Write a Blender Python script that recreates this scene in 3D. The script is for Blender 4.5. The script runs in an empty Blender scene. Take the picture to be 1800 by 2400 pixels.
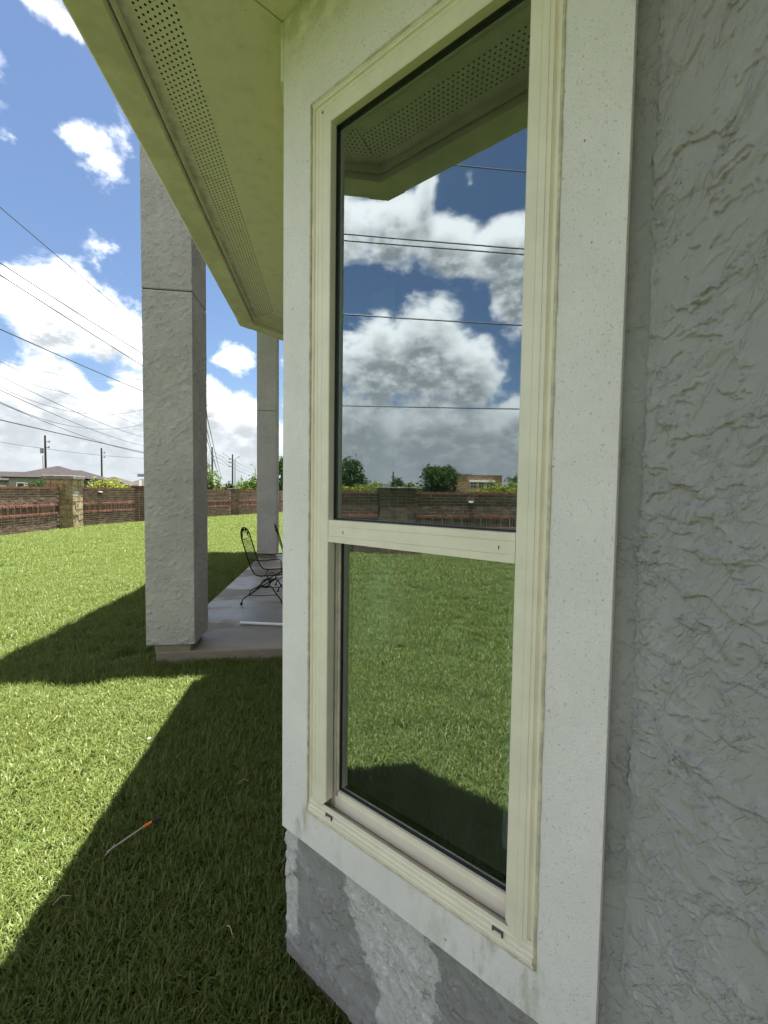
import bpy, bmesh, math, random
from math import sin, cos, pi, radians, sqrt, atan2, exp
from mathutils import Vector, Matrix, noise as mnoise
random.seed(7)
SC = bpy.context.scene
COL = SC.collection
# ------------------------------------------------------------------ camera
cam_data = bpy.data.cameras.new('camera'); cam = bpy.data.objects.new('camera', cam_data); COL.objects.link(cam)
cam_data.sensor_fit = 'VERTICAL'; cam_data.sensor_height = 36.0; cam_data.lens = 984.3156*36/2400
cam_data.clip_start = 0.02; cam_data.clip_end = 3000
cr = Vector((0.9920785, -0.12489101, 0.01350837)); cu = Vector((-0.00753062, 0.04821255, 0.99880871)); cf = Vector((0.1253935, 0.99099838, -0.04689013))
M = Matrix((cr, cu, -cf)).transposed().to_4x4()
cam.matrix_world = M
SC.camera = cam
# ------------------------------------------------------------------ light
SUNV = Vector((0.10, 0.068, 1.0)).normalized()
world = bpy.data.worlds.new('World'); SC.world = world; world.use_nodes = True
sun_d = bpy.data.lights.new('sun', 'SUN'); sun_d.energy = 3.1; sun_d.angle = radians(0.53); sun_d.color = (1.0, 0.975, 0.93)
sun = bpy.data.objects.new('sun', sun_d); COL.objects.link(sun)
sun.rotation_euler = (-SUNV).to_track_quat('-Z', 'Y').to_euler(); sun.location = (3, 3, 30)
SC.view_settings.view_transform = 'Standard'; SC.view_settings.look = 'None'
SC.view_settings.gamma = 1.0; SC.view_settings.use_curve_mapping = False
SC.view_settings.exposure = 2.98
SC.cycles.max_bounces = 10; SC.cycles.diffuse_bounces = 5; SC.cycles.transparent_max_bounces = 16
SC.cycles.caustics_reflective = False; SC.cycles.caustics_refractive = False


class NT:
    """small helper around a node tree"""
    def __init__(s, tree):
        s.t = tree; s.n = tree.nodes; s.l = tree.links
    def add(s, typ, **kw):
        nd = s.n.new(typ)
        for k, v in kw.items(): setattr(nd, k, v)
        return nd
    def put(s, sock, v):
        if isinstance(v, bpy.types.NodeSocket): s.l.new(v, sock)
        elif v is not None:
            if hasattr(sock.default_value, '__len__') and not hasattr(v, '__len__'): v = (v,)*len(sock.default_value)
            if hasattr(sock.default_value, '__len__') and len(sock.default_value) == 4 and len(v) == 3: v = tuple(v)+(1,)
            sock.default_value = v
    def math(s, op, a, b=None, c=None, clamp=False):
        nd = s.add('ShaderNodeMath', operation=op, use_clamp=clamp)
        s.put(nd.inputs[0], a)
        if b is not None: s.put(nd.inputs[1], b)
        if c is not None: s.put(nd.inputs[2], c)
        return nd.outputs[0]
    def vmath(s, op, a, b=None, c=None):
        nd = s.add('ShaderNodeVectorMath', operation=op)
        s.put(nd.inputs[0], a)
        if b is not None: s.put(nd.inputs[1], b)
        if c is not None: s.put(nd.inputs[2], c)
        return nd.outputs['Value'] if op in ('LENGTH', 'DOT_PRODUCT', 'DISTANCE') else nd.outputs[0]
    def mix(s, f, a, b):
        nd = s.add('ShaderNodeMix', data_type='RGBA')
        s.put(nd.inputs[0], f); s.put(nd.inputs[6], a); s.put(nd.inputs[7], b)
        return nd.outputs[2]
    def ramp(s, v, lo, hi, a=0.0, b=1.0, smooth=True):
        nd = s.add('ShaderNodeMapRange', interpolation_type='SMOOTHSTEP' if smooth else 'LINEAR')
        s.put(nd.inputs[0], v); s.put(nd.inputs[1], lo); s.put(nd.inputs[2], hi); s.put(nd.inputs[3], a); s.put(nd.inputs[4], b)
        return nd.outputs[0]
    def noise(s, vec, scale, detail=3, rough=0.5, dist=0.0):
        nd = s.add('ShaderNodeTexNoise')
        s.put(nd.inputs['Vector'], vec); nd.inputs['Scale'].default_value = scale
        nd.inputs['Detail'].default_value = detail; nd.inputs['Roughness'].default_value = rough; nd.inputs['Distortion'].default_value = dist
        return nd.outputs[0]
    def pos(s):
        return s.add('ShaderNodeNewGeometry').outputs['Position']
    def bump(s, h, dist, strength=1.0, normal=None):
        nd = s.add('ShaderNodeBump'); nd.inputs['Strength'].default_value = strength
        nd.inputs['Distance'].default_value = dist; s.put(nd.inputs['Height'], h)
        if normal is not None: s.put(nd.inputs['Normal'], normal)
        return nd.outputs[0]

# ------------------------------------------------------------------ sky with clouds
def build_world():
    w = NT(world.node_tree); w.n.clear()
    g = bpy.data.node_groups.new('cloud_field', 'ShaderNodeTree')
    g.interface.new_socket('Dir', in_out='INPUT', socket_type='NodeSocketVector')
    g.interface.new_socket('Density', in_out='OUTPUT', socket_type='NodeSocketFloat')
    q = NT(g); gi = q.add('NodeGroupInput'); go = q.add('NodeGroupOutput')
    d = gi.outputs[0]
    sp = q.add('ShaderNodeSeparateXYZ'); q.put(sp.inputs[0], d)
    az = q.math('MULTIPLY', q.math('ARCTAN2', sp.outputs[0], sp.outputs[1]), 180/pi)
    el = q.math('MULTIPLY', q.math('ARCSINE', sp.outputs[2]), 180/pi)
    cb = q.add('ShaderNodeCombineXYZ'); q.put(cb.inputs[0], az); q.put(cb.inputs[1], el)
    blobs = [(-31, 18.2, 6.6, 5.0, 1.05), (-26.6, 17.2, 5.2, 3.6, 1), (-22.5, 15.2, 3.6, 2.2, .9),
             (-26.6, 32.4, 4.4, 3.0, .41), (-31.5, 41, 5, 2.0, .5), (-34.4, 36.4, 2.2, 2.2, .36),
             (-30.3, 10.4, 3.2, 3.6, 1), (-34.5, 8.5, 3.4, 3.6, 1), (-22.6, 10.6, 3.6, 3.6, 1), (-27, 7.6, 5, 3, .95),
             (-12.5, 16.2, 3, 2.6, .8), (-15.4, 11.2, 3, 3, .9), (-10.5, 9.4, 3.4, 3, .9),
             (-92, 31, 5.6, 4.2, .95), (-98, 31.6, 6, 4.6, 1), (-102.3, 34.6, 2.4, 3.6, .85), (-105, 30.2, 6, 4, 1), (-107.8, 35, 1.8, 2.6, .55), (-112, 28.6, 5.4, 4.4, 1), (-114, 24.5, 4.5, 6, 1),
             (-95.5, 17.2, 7, 6.6, 1.05), (-102.5, 17.4, 8, 7.0, 1.1), (-108, 15.6, 5.4, 5.4, 1.05), (-93, 9.6, 7, 4, .95), (-107, 8.2, 9, 3.6, .95), (-116, 8.5, 5, 4, .9), (-101, 9.6, 4, 3, .9)]
    cur = None
    for a0, e0, ra, re, k in blobs:
        v = q.vmath('MULTIPLY_ADD', cb.outputs[0], (1/ra, 1/re, 0), (-a0/ra, -e0/re, 0))
        ln = q.vmath('LENGTH', v)
        val = q.math('MULTIPLY_ADD', ln, -k*.9, k*1.15)
        cur = val if cur is None else q.math('SMOOTH_MAX', cur, val, 0.18)
    cur = q.math('MAXIMUM', cur, 0.0)
    # the unseen rest of the sky: broad-noise cumulus, thickened to brighten the shaded walls
    broad = q.noise(q.vmath('MULTIPLY', d, (1, 1, 2.2)), 3.3, 2, 0.5)
    # keep the measured blue openings open: broad field counts less inside the two seen windows
    inwin = None
    for a0, ra in ((-24, 15), (-102, 15)):
        f = q.ramp(q.math('ABSOLUTE', q.math('SUBTRACT', az, a0)), ra, ra+10, 0, 1)
        inwin = f if inwin is None else q.math('MULTIPLY', inwin, f)
    bb = q.math('MULTIPLY', q.ramp(broad, .34, .50, 0, 1.0), q.math('MULTIPLY_ADD', inwin, .95, .05))
    cur = q.math('MAXIMUM', cur, bb)
    low = q.ramp(el, 15.0, 5.0, 0.0, .62)
    cur = q.math('ADD', cur, low)
    # fractal billows, flattened to the horizon
    dv = q.vmath('MULTIPLY', d, (1, 1, 1.5))
    n1 = q.noise(dv, 6.5, 12, 0.60, 0.2)
    vor = q.add('ShaderNodeTexVoronoi', feature='SMOOTH_F1')
    q.put(vor.inputs['Vector'], q.vmath('ADD', dv, q.vmath('MULTIPLY', q.vmath('SCALE', dv), (0, 0, 0))))
    q.put(vor.inputs['Vector'], dv); vor.inputs['Scale'].default_value = 26; vor.inputs['Smoothness'].default_value = .6
    bil = q.math('SUBTRACT', .5, vor.outputs['Distance'])
    dens = q.math('ADD', q.math('MULTIPLY_ADD', q.math('SUBTRACT', n1, .5), 1.9, cur), q.math('MULTIPLY', bil, .22))
    dens = q.math('SUBTRACT', dens, .30)
    q.l.new(dens, go.inputs[0])

    tc = w.add('ShaderNodeTexCoord').outputs['Generated']
    sep = w.add('ShaderNodeSeparateXYZ'); w.put(sep.inputs[0], tc)
    def field(vec):
        nd = w.add('ShaderNodeGroup'); nd.node_tree = g; w.put(nd.inputs[0], vec); return nd.outputs[0]
    d0 = field(tc)
    up = w.vmath('NORMALIZE', w.vmath('ADD', tc, (0, 0, .05)))
    d1 = field(up)
    mask = w.ramp(d0, -.05, 0.33)
    # thick above the sample = grey underside, thin above = lit rim
    shade = w.ramp(w.math('ADD', w.math('MULTIPLY', d1, .9), w.math('MULTIPLY', d0, .25)), -.05, .80)
    mott = w.noise(w.vmath('MULTIPLY', tc, (1, 1, 1.7)), 22, 6, .6)
    shade = w.math('MULTIPLY', shade, w.ramp(mott, .25, .60, .30, 1.0), clamp=True)
    ccol = w.mix(shade, (CLOUD*1.0, CLOUD*1.0, CLOUD*1.0), (CLOUD*.26, CLOUD*.28, CLOUD*.295))
    sky = w.add('ShaderNodeTexSky', sky_type='NISHITA'); sky.sun_disc = False
    sky.sun_elevation = radians(83.3); sky.sun_rotation = atan2(SUNV.x, SUNV.y); sky.air_density = 1.0; sky.dust_density = 0.9; sky.ozone_density = 1.6; sky.altitude = 10
    scol = w.vmath('MULTIPLY', sky.outputs[0], SKYMUL)
    # below the horizon the dome carries on as dull far land
    haze = w.ramp(sep.outputs[2], 0.0, 0.24, 0.85, 0.0)
    scol = w.mix(haze, scol, (CLOUD*.25, CLOUD*.285, CLOUD*.315))
    col = w.mix(mask, scol, w.mix(w.ramp(sep.outputs[2], .0, .36, .92, 0), ccol, (CLOUD*.275, CLOUD*.30, CLOUD*.32)))
    bg = w.add('ShaderNodeBackground'); w.put(bg.inputs[0], col); bg.inputs[1].default_value = 0.060
    out = w.add('ShaderNodeOutputWorld'); w.l.new(bg.outputs[0], out.inputs[0])
CLOUD = 5.4
SKYMUL = (0.33, 0.353, 0.377)
build_world()
world.cycles.sampling_method = 'MANUAL'; world.cycles.sample_map_resolution = 1024

# ------------------------------------------------------------------ materials
MATS = {}
def material(name):
    m = bpy.data.materials.new(name); m.use_nodes = True; t = NT(m.node_tree)
    b = t.n['Principled BSDF']; MATS[name] = m
    return m, t, b

def simple(name, col, rough=0.6, var=0.0, scale=8.0, bump=0.0, bscale=60, metal=0.0, spec=0.5, rnd=0.0):
    m, t, b = material(name)
    p = t.pos()
    c = col
    if var:
        n = t.noise(p, scale, 5, .6)
        c = t.mix(t.ramp(n, .3, .7), tuple(x*(1-var) for x in col), tuple(min(1, x*(1+var)) for x in col))
    if rnd:
        r = t.add('ShaderNodeObjectInfo').outputs['Random']
        hs = t.add('ShaderNodeHueSaturation'); t.put(hs.inputs['Color'], c)
        t.put(hs.inputs['Value'], t.ramp(r, 0, 1, 1-rnd, 1+rnd, False)); t.put(hs.inputs['Hue'], t.ramp(t.math('FRACT', t.math('MULTIPLY', r, 17.3)), 0, 1, .485, .515, False)); c = hs.outputs[0]
    t.put(b.inputs['Base Color'], c); b.inputs['Roughness'].default_value = rough; b.inputs['Metallic'].default_value = metal
    b.inputs['Specular IOR Level'].default_value = spec
    if bump:
        t.put(b.inputs['Normal'], t.bump(t.noise(p, bscale, 4, .6), bump))
    return m

def stucco(name, base, scale=1.0, depth=0.004, dirn=(1, 1, 1), patches=False, dark=0.75, dens=0.5, rot=None, lean=(0, 0, 0)):
    """hand trowelled render: flat plateaus with torn, raised edges"""
    m, t, b = material(name)
    p = t.pos()
    if rot is not None:
        mp = t.add('ShaderNodeMapping'); mp.vector_type = 'TEXTURE'; t.put(mp.inputs[0], p); mp.inputs['Rotation'].default_value = rot; p2 = mp.outputs[0]
    else: p2 = p
    v = t.vmath('MULTIPLY', p2, tuple(x*scale for x in dirn))
    warp = t.add('ShaderNodeTexNoise'); t.put(warp.inputs['Vector'], v); warp.inputs['Scale'].default_value = 14; warp.inputs['Detail'].default_value = 4
    vw = t.vmath('ADD', v, t.vmath('SCALE', t.vmath('SUBTRACT', warp.outputs['Color'], (.5, .5, .5))))
    t.n[-1] if False else None
    for nd in t.n:
        if nd.type == 'VECT_MATH' and nd.operation == 'SCALE': nd.inputs['Scale'].default_value = .10
    n1 = t.noise(vw, 7.0, 5, .58, .3)
    n2 = t.noise(t.vmath('ADD', vw, (7.3, 2.1, 4.4)), 13.0, 5, .6, .5)
    n3 = t.noise(t.vmath('ADD', v, (1.3, 9.1, 2.4)), 30.0, 4, .6, .6)
    gate = t.ramp(t.noise(v, 4.0, 2, .5), .36, .62)
    def torn(n, L, g, w=.045):
        return t.math('MULTIPLY', t.ramp(n, L, L+w), g)
    g2 = t.ramp(t.noise(t.vmath('ADD', v, (5.5, 1.5, 8.5)), 5.0, 2, .5), .42, .58)
    g3 = t.ramp(t.noise(t.vmath('ADD', v, (2.5, 6.5, 1.5)), 6.0, 2, .5), .40, .60)
    h = t.math('ADD', torn(n1, .47, g2), t.math('ADD', torn(n1, .56, gate), torn(n2, .50, g3)))
    h = t.math('ADD', t.math('MULTIPLY', h, .5), t.math('ADD', t.math('MULTIPLY', torn(n2, .60, gate), .5), t.math('MULTIPLY', torn(n3, .55, g2), .35)))
    fine = t.noise(p, 420, 3, .7)
    h = t.math('ADD', t.math('MULTIPLY', h, .55), t.math('ADD', t.math('MULTIPLY', fine, .06), t.math('MULTIPLY', t.noise(p, 130, 4, .7), .16)))
    n = t.bump(h, depth)
    big = t.noise(p, 2.3, 4, .55)
    col = t.mix(t.ramp(big, .3, .72), tuple(x*dark for x in base), base)
    col = t.mix(t.math('MULTIPLY', t.ramp(t.noise(p, 45, 4, .7), .5, .8), .25), col, tuple(x*1.25 for x in base))
    if patches:
        # s runs along the window wall, z up
        s = t.vmath('DOT_PRODUCT', p, (0.70711, -0.70711, 0)); z = t.vmath('DOT_PRODUCT', p, (0, 0, 1))
        wn = t.noise(p, 7, 8, .72); w2 = t.math('MULTIPLY_ADD', wn, .55, -.275)
        w3 = t.math('ADD', t.math('MULTIPLY_ADD', t.noise(p, 4, 4, .6), .34, -.17), t.math('MULTIPLY_ADD', t.noise(p, 34, 5, .7), .10, -.05))
        w2 = t.math('ADD', w2, t.math('MULTIPLY_ADD', t.noise(p, 38, 5, .7), .09, -.045))
        a = t.ramp(t.math('ADD', s, t.math('MULTIPLY', w2, .35)), -1.068, -1.082)        # pale strip along the corner
        bmask = t.math('MULTIPLY', t.ramp(t.math('ADD', s, t.math('ADD', w3, t.math('MULTIPLY', z, .35))), -1.268, -1.250), t.ramp(t.math('ADD', s, t.math('ADD', w2, t.math('MULTIPLY', z, .15))), -.72, -.75))
        mk = t.math('MAXIMUM', a, bmask)
        nearc = t.ramp(t.math('ABSOLUTE', t.math('SUBTRACT', z, -1.3)), .30, .42, 1, 0)
        mk = t.math('MULTIPLY', mk, t.ramp(z, -1.60, -1.50))
        mk = t.math('MULTIPLY', mk, t.ramp(s, -.42, -.45))
        col = t.mix(mk, col, t.mix(t.ramp(t.noise(p, 60, 4, .7), .3, .7), tuple(x*1.38 for x in base), tuple(x*1.75 for x in base)))
        low = t.ramp(t.math('ADD', z, t.math('MULTIPLY', w2, .25)), -1.60, -1.66)
        col = t.mix(t.math('MULTIPLY', low, .6), col, (.17, .14, .125))
    t.put(b.inputs['Base Color'], col); b.inputs['Roughness'].default_value = .85; b.inputs['Specular IOR Level'].default_value = .25
    t.put(b.inputs['Normal'], n)
    return m

def sand_stucco(name, base):
    m, t, b = material(name)
    p = t.pos()
    n1 = t.noise(p, 330, 3, .65); n2 = t.noise(p, 90, 4, .6)
    pits = t.ramp(t.noise(p, 190, 2, .5), .66, .72)
    h = t.math('ADD', t.math('MULTIPLY', n1, .8), t.math('ADD', t.math('MULTIPLY', n2, .5), t.math('MULTIPLY', pits, -.7)))
    s = t.vmath('DOT_PRODUCT', p, (0.70711, -0.70711, 0)); z = t.vmath('DOT_PRODUCT', p, (0, 0, 1))
    col = t.mix(t.ramp(t.noise(p, 5, 4, .6), .3, .7), base, tuple(x*.93 for x in base))
    # algae and dirt washed over the bottom board
    streak = t.noise(t.vmath('MULTIPLY', p, (1, 1, .35)), 16, 5, .6)
    alg = t.math('MULTIPLY', t.ramp(streak, .50, .68), t.ramp(z, -1.0, -1.05))
    ends = t.math('MAXIMUM', t.ramp(t.math('ABSOLUTE', t.math('ADD', s, .99)), .02, .16, 1, 0), t.ramp(t.math('ABSOLUTE', t.math('ADD', s, .36)), .05, .22, 1, 0))
    alg = t.math('MULTIPLY', alg, t.math('MULTIPLY_ADD', ends, .75, .2))
    col = t.mix(t.math('MULTIPLY', alg, .55, clamp=True), col, (.36, .38, .20))
    # rusty wash line just under the window
    rust = t.math('MULTIPLY', t.ramp(t.math('ADD', z, t.math('MULTIPLY_ADD', t.noise(p, 50, 4, .7), .018, -.009)), -1.050, -1.036), t.math('MULTIPLY', t.ramp(z, -1.02, -1.03), t.ramp(t.math('ABSOLUTE', t.math('ADD', s, .63)), .375, .366)))
    col = t.mix(t.math('MULTIPLY', rust, .45), col, (.33, .25, .17))
    # mildew under the soffit
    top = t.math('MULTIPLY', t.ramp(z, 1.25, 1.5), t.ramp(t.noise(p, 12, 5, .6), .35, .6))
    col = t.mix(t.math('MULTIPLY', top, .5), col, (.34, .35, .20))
    speck = t.ramp(t.noise(p, 75, 1.5, .5), .77, .785)
    col = t.mix(t.math('MULTIPLY', speck, .8), col, (.10, .09, .07))
    t.put(b.inputs['Base Color'], col); b.inputs['Roughness'].default_value = .9; b.inputs['Specular IOR Level'].default_value = .2
    t.put(b.inputs['Normal'], t.bump(h, .0028))
    return m

def soffit_mat():
    m, t, b = material('soffit_paint')
    p = t.pos()
    g1 = t.noise(t.vmath('MULTIPLY', p, (9, .5, 1)), 9, 5, .6)
    blot = t.ramp(t.noise(p, 14, 5, .65), .45, .75)
    col = t.mix(blot, (.76, .69, .58), (.66, .60, .47))
    # blotchy darker brown towards the fascia side
    x = t.vmath('DOT_PRODUCT', p, (1, 0, 0))
    fascia_dark = t.math('MULTIPLY', t.ramp(x, -.60, -.675), t.ramp(t.noise(p, 22, 5, .7), .3, .6))
    col = t.mix(t.math('MULTIPLY', fascia_dark, .6), col, (.20, .18, .12))
    speck = t.ramp(t.noise(p, 60, 2, .5), .76, .78)
    col = t.mix(t.math('MULTIPLY', speck, .6), col, (.12, .10, .06))
    t.put(b.inputs['Base Color'], col); b.inputs['Roughness'].default_value = .75
    t.put(b.inputs['Normal'], t.bump(g1, .0015))
    return m

def concrete_mat():
    m, t, b = material('patio_concrete')
    p = t.pos()
    wv = t.vmath('MULTIPLY', p, (.55, 1.5, 1))
    big = t.noise(wv, 1.3, 5, .55, .6)
    n2 = t.noise(p, 6, 6, .65)
    brown = t.ramp(big, .44, .56)
    brown = t.math('MULTIPLY', brown, t.ramp(t.vmath('DOT_PRODUCT', p, (0, 1, 0)), 4.5, 5.3, .35, 1))
    col = t.mix(brown, (.175, .145, .105), (.155, .148, .135))
    edge = t.math('MULTIPLY', t.ramp(t.math('ABSOLUTE', t.math('SUBTRACT', big, .50)), .035, .0), .5)
    col = t.mix(edge, col, (.34, .27, .19))
    col = t.mix(t.math('MULTIPLY', t.ramp(n2, .35, .7), .45), col, (.11, .095, .085))
    fr = t.ramp(t.vmath('DOT_PRODUCT', p, (0, 1, 0)), 4.45, 4.13)
    col = t.mix(t.math('MULTIPLY', fr, .5), col, (.30, .245, .18))
    t.put(b.inputs['Base Color'], col)
    t.put(b.inputs['Roughness'], t.ramp(brown, 0, 1, .62, .30, False))
    t.put(b.inputs['Normal'], t.bump(t.noise(p, 30, 6, .7), .004))
    return m

def grass_mat(name, c1, c2, c3):
    m, t, b = material(name)
    t.n.remove(b)
    r = t.add('ShaderNodeObjectInfo').outputs['Random']
    at = t.add('ShaderNodeAttribute', attribute_name='tone'); tone = at.outputs['Fac']
    p = t.pos()
    big = t.noise(p, .9, 4, .6)
    fine = t.noise(p, 6, 3, .6)
    c = t.mix(t.ramp(t.math('ADD', tone, t.math('MULTIPLY_ADD', r, .3, -.15)), .15, .85), c1, c2)
    c = t.mix(t.math('MULTIPLY', t.ramp(big, .35, .7), .45), c, c3)
    c = t.mix(t.math('MULTIPLY', t.ramp(fine, .55, .8), .35), c, c2)
    c = t.mix(t.math('MULTIPLY', t.ramp(tone, .975, .98), .8), c, (.30, .26, .13))   # a dry blade here and there
    df = t.add('ShaderNodeBsdfDiffuse'); t.put(df.inputs[0], c)
    tr = t.add('ShaderNodeBsdfTranslucent'); t.put(tr.inputs[0], t.mix(.35, c, (.22, .30, .03)))
    gl = t.add('ShaderNodeBsdfGlossy'); gl.inputs['Roughness'].default_value = .42; t.put(gl.inputs[0], (.9, .95, .85))
    m1 = t.add('ShaderNodeMixShader'); m1.inputs[0].default_value = .38; t.l.new(df.outputs[0], m1.inputs[1]); t.l.new(tr.outputs[0], m1.inputs[2])
    m2 = t.add('ShaderNodeMixShader'); m2.inputs[0].default_value = .015; t.l.new(m1.outputs[0], m2.inputs[1]); t.l.new(gl.outputs[0], m2.inputs[2])
    t.l.new(m2.outputs[0], t.n['Material Output'].inputs[0])
    return m

def leaf_mat(name, c1, c2, trans=.3):
    m, t, b = material(name); t.n.remove(b)
    p = t.pos()
    c = t.mix(t.ramp(t.noise(p, 2.2, 4, .7), .3, .7), c1, c2)
    at = t.add('ShaderNodeAttribute', attribute_name='tone')
    c = t.mix(t.math('MULTIPLY', at.outputs['Fac'], .6), c, tuple(min(1, x*1.5) for x in c2))
    df = t.add('ShaderNodeBsdfDiffuse'); t.put(df.inputs[0], c)
    tr = t.add('ShaderNodeBsdfTranslucent'); t.put(tr.inputs[0], c)
    m1 = t.add('ShaderNodeMixShader'); m1.inputs[0].default_value = trans; t.l.new(df.outputs[0], m1.inputs[1]); t.l.new(tr.outputs[0], m1.inputs[2])
    t.l.new(m1.outputs[0], t.n['Material Output'].inputs[0])
    return m

def glass_mat(name, fac, tint=(.74, .82, .78), refl=(.88, .97, 1.0)):
    m, t, b = material(name); t.n.remove(b)
    gl = t.add('ShaderNodeBsdfGlossy'); gl.inputs['Roughness'].default_value = 0.0; t.put(gl.inputs[0], refl)
    tr = t.add('ShaderNodeBsdfTransparent'); t.put(tr.inputs[0], tint)
    lw = t.add('ShaderNodeFresnel'); lw.inputs[0].default_value = 1.5
    f = t.math('MULTIPLY_ADD', lw.outputs[0], .8, fac, clamp=True)
    bf = t.add('ShaderNodeNewGeometry').outputs['Backfacing']
    f = t.math('MULTIPLY', f, t.math('SUBTRACT', 1.0, bf))
    # a few greasy smears scatter light a little
    p = t.pos()
    mx = t.add('ShaderNodeMixShader'); t.put(mx.inputs[0], f); t.l.new(tr.outputs[0], mx.inputs[1]); t.l.new(gl.outputs[0], mx.inputs[2])
    df = t.add('ShaderNodeBsdfDiffuse'); t.put(df.inputs[0], (.5, .52, .5))
    sm = t.math('MULTIPLY', t.ramp(t.noise(t.vmath('MULTIPLY', p, (1, 1, .35)), 9, 5, .65), .45, .8), .035)
    m2 = t.add('ShaderNodeMixShader'); t.put(m2.inputs[0], sm); t.l.new(mx.outputs[0], m2.inputs[1]); t.l.new(df.outputs[0], m2.inputs[2])
    t.l.new(m2.outputs[0], t.n['Material Output'].inputs[0])
    return m

def soil_mat():
    m, t, b = material('soil')
    p = t.pos()
    c = t.mix(t.ramp(t.noise(p, 3, 6, .65), .3, .7), (.030, .045, .012), (.050, .075, .020))
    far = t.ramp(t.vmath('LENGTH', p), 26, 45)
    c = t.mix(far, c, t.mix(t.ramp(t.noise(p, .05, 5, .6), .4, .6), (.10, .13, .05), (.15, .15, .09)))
    t.put(b.inputs['Base Color'], c); b.inputs['Roughness'].default_value = .95; b.inputs['Specular IOR Level'].default_value = .1
    return m

def shingle_mat(name, col):
    m, t, b = material(name)
    p = t.pos()
    br = t.add('ShaderNodeTexNoise'); t.put(br.inputs['Vector'], t.vmath('MULTIPLY', p, (1.2, 1.2, 5))); br.inputs['Scale'].default_value = 2.2; br.inputs['Detail'].default_value = 6
    c = t.mix(t.ramp(br.outputs[0], .3, .7), tuple(x*.78 for x in col), tuple(x*1.15 for x in col))
    t.put(b.inputs['Base Color'], c); b.inputs['Roughness'].default_value = .95; b.inputs['Specular IOR Level'].default_value = .1
    return m

GREY = (.365, .360, .352)
m_wall = stucco('grey_stucco', GREY, 1.0, .0065, patches=True, dens=.45)
m_main = stucco('grey_stucco_close', (.405, .398, .400), 1.15, .0060, dirn=(1, 1.55, .62), rot=(radians(38), 0, 0), dens=.34, dark=.85)
m_col = stucco('column_stucco', (.455, .432, .415), 1.0, .0075, dens=.46, dark=.86)
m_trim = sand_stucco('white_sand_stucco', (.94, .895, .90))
m_soff = soffit_mat()
m_fascia = simple('fascia_paint', (.70, .67, .45), .55, .12, 9, .0006, 60)
m_gutter = simple('gutter_paint', (.66, .60, .45), .45, .14, 6, .0004, 40)
m_cream = simple('cream_caulk', (.62, .56, .42), .6, .22, 30, .001, 120)
m_frame = simple('almond_vinyl', (.86, .80, .67), .38, .05, 10)
m_frame_shade = simple('almond_vinyl_shade', (.60, .54, .46), .40, .12, 18)  # frame vinyl again, darker: shade of the recessed faces put into the colour
m_gasket = simple('black_gasket', (.012, .014, .013), .45)
m_glass = glass_mat('window_glass', .30)
m_glass2 = glass_mat('inner_glass', .035)
m_weep = simple('weep_cover_grey', (.10, .09, .09), .5)
m_found = simple('foundation_concrete', (.20, .135, .10), .9, .25, 14, .003, 60)
m_conc = concrete_mat()
m_brick = simple('brown_brick', (.125, .078, .056), .9, .30, 6, .003, 40, rnd=.38)
m_brickred = simple('red_brick', (.19, .070, .050), .9, .25, 6, .003, 40, rnd=.22)
m_mortar = simple('mortar', (.50, .43, .35), .95, .35, 5, .002, 60)
m_stone = simple('tan_stone', (.28, .215, .12), .9, .35, 7, .010, 22, rnd=.25)
m_greystone = simple('pale_grey_stone', (.42, .44, .40), .9, .2, 7, .006, 30)
m_cap = simple('slate_cap', (.18, .17, .15), .9, .35, 5, .004, 30)
m_iron = simple('black_wrought_iron', (.010, .011, .011), .6, .2, 30, spec=.15)
m_white = simple('white_plastic', (.78, .78, .80), .35)
m_orange = simple('orange_plastic', (.85, .17, .03), .5)
m_rod = simple('weathered_stick', (.32, .30, .24), .7, .2, 40)
m_black = simple('black_plastic', (.02, .02, .022), .5)
m_pole = simple('creosote_pole', (.045, .035, .028), .9, .25, 3)
m_pole2 = simple('grey_steel', (.22, .23, .23), .5)
m_wire = simple('black_cable', (.02, .024, .03), .6)
m_roof = shingle_mat('grey_shingles', (.034, .030, .030))
m_roof2 = shingle_mat('brown_grey_shingles', (.055, .048, .045))
m_hwall = simple('painted_wall', (.17, .17, .165), .9, .15, 1.5)
m_hwall2 = simple('tan_brick_wall', (.25, .165, .105), .9, .22, 3, .004, 20)
m_dark = simple('dark_glass', (.02, .024, .028), .15)
m_interior = simple('interior_paint', (.50, .50, .48), .9, .06, 2)
m_floor = simple('interior_floor', (.34, .32, .29), .5, .2, 5)
m_curtain = simple('white_curtain', (.45, .46, .44), .9, .05, 6)
m_hole = simple('cavity_shade', (.012, .011, .008), 1.0)  # near-black: shade of the eave cavity put into colour; also column joint
m_grass = grass_mat('lawn_blades', (.098, .138, .036), (.178, .212, .062), (.140, .172, .042))
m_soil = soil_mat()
m_leafy = leaf_mat('yellow_green_leaves', (.11, .14, .025), (.21, .235, .045), .3)
m_leafd = leaf_mat('dark_green_leaves', (.022, .045, .015), (.05, .085, .025), .25)
m_leafm = leaf_mat('mid_green_leaves', (.05, .09, .025), (.12, .17, .04), .3)
m_bark = simple('bark', (.09, .075, .06), .95, .3, 8)
m_straw = simple('dry_straw', (.45, .38, .22), .8, .1, 40)

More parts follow.
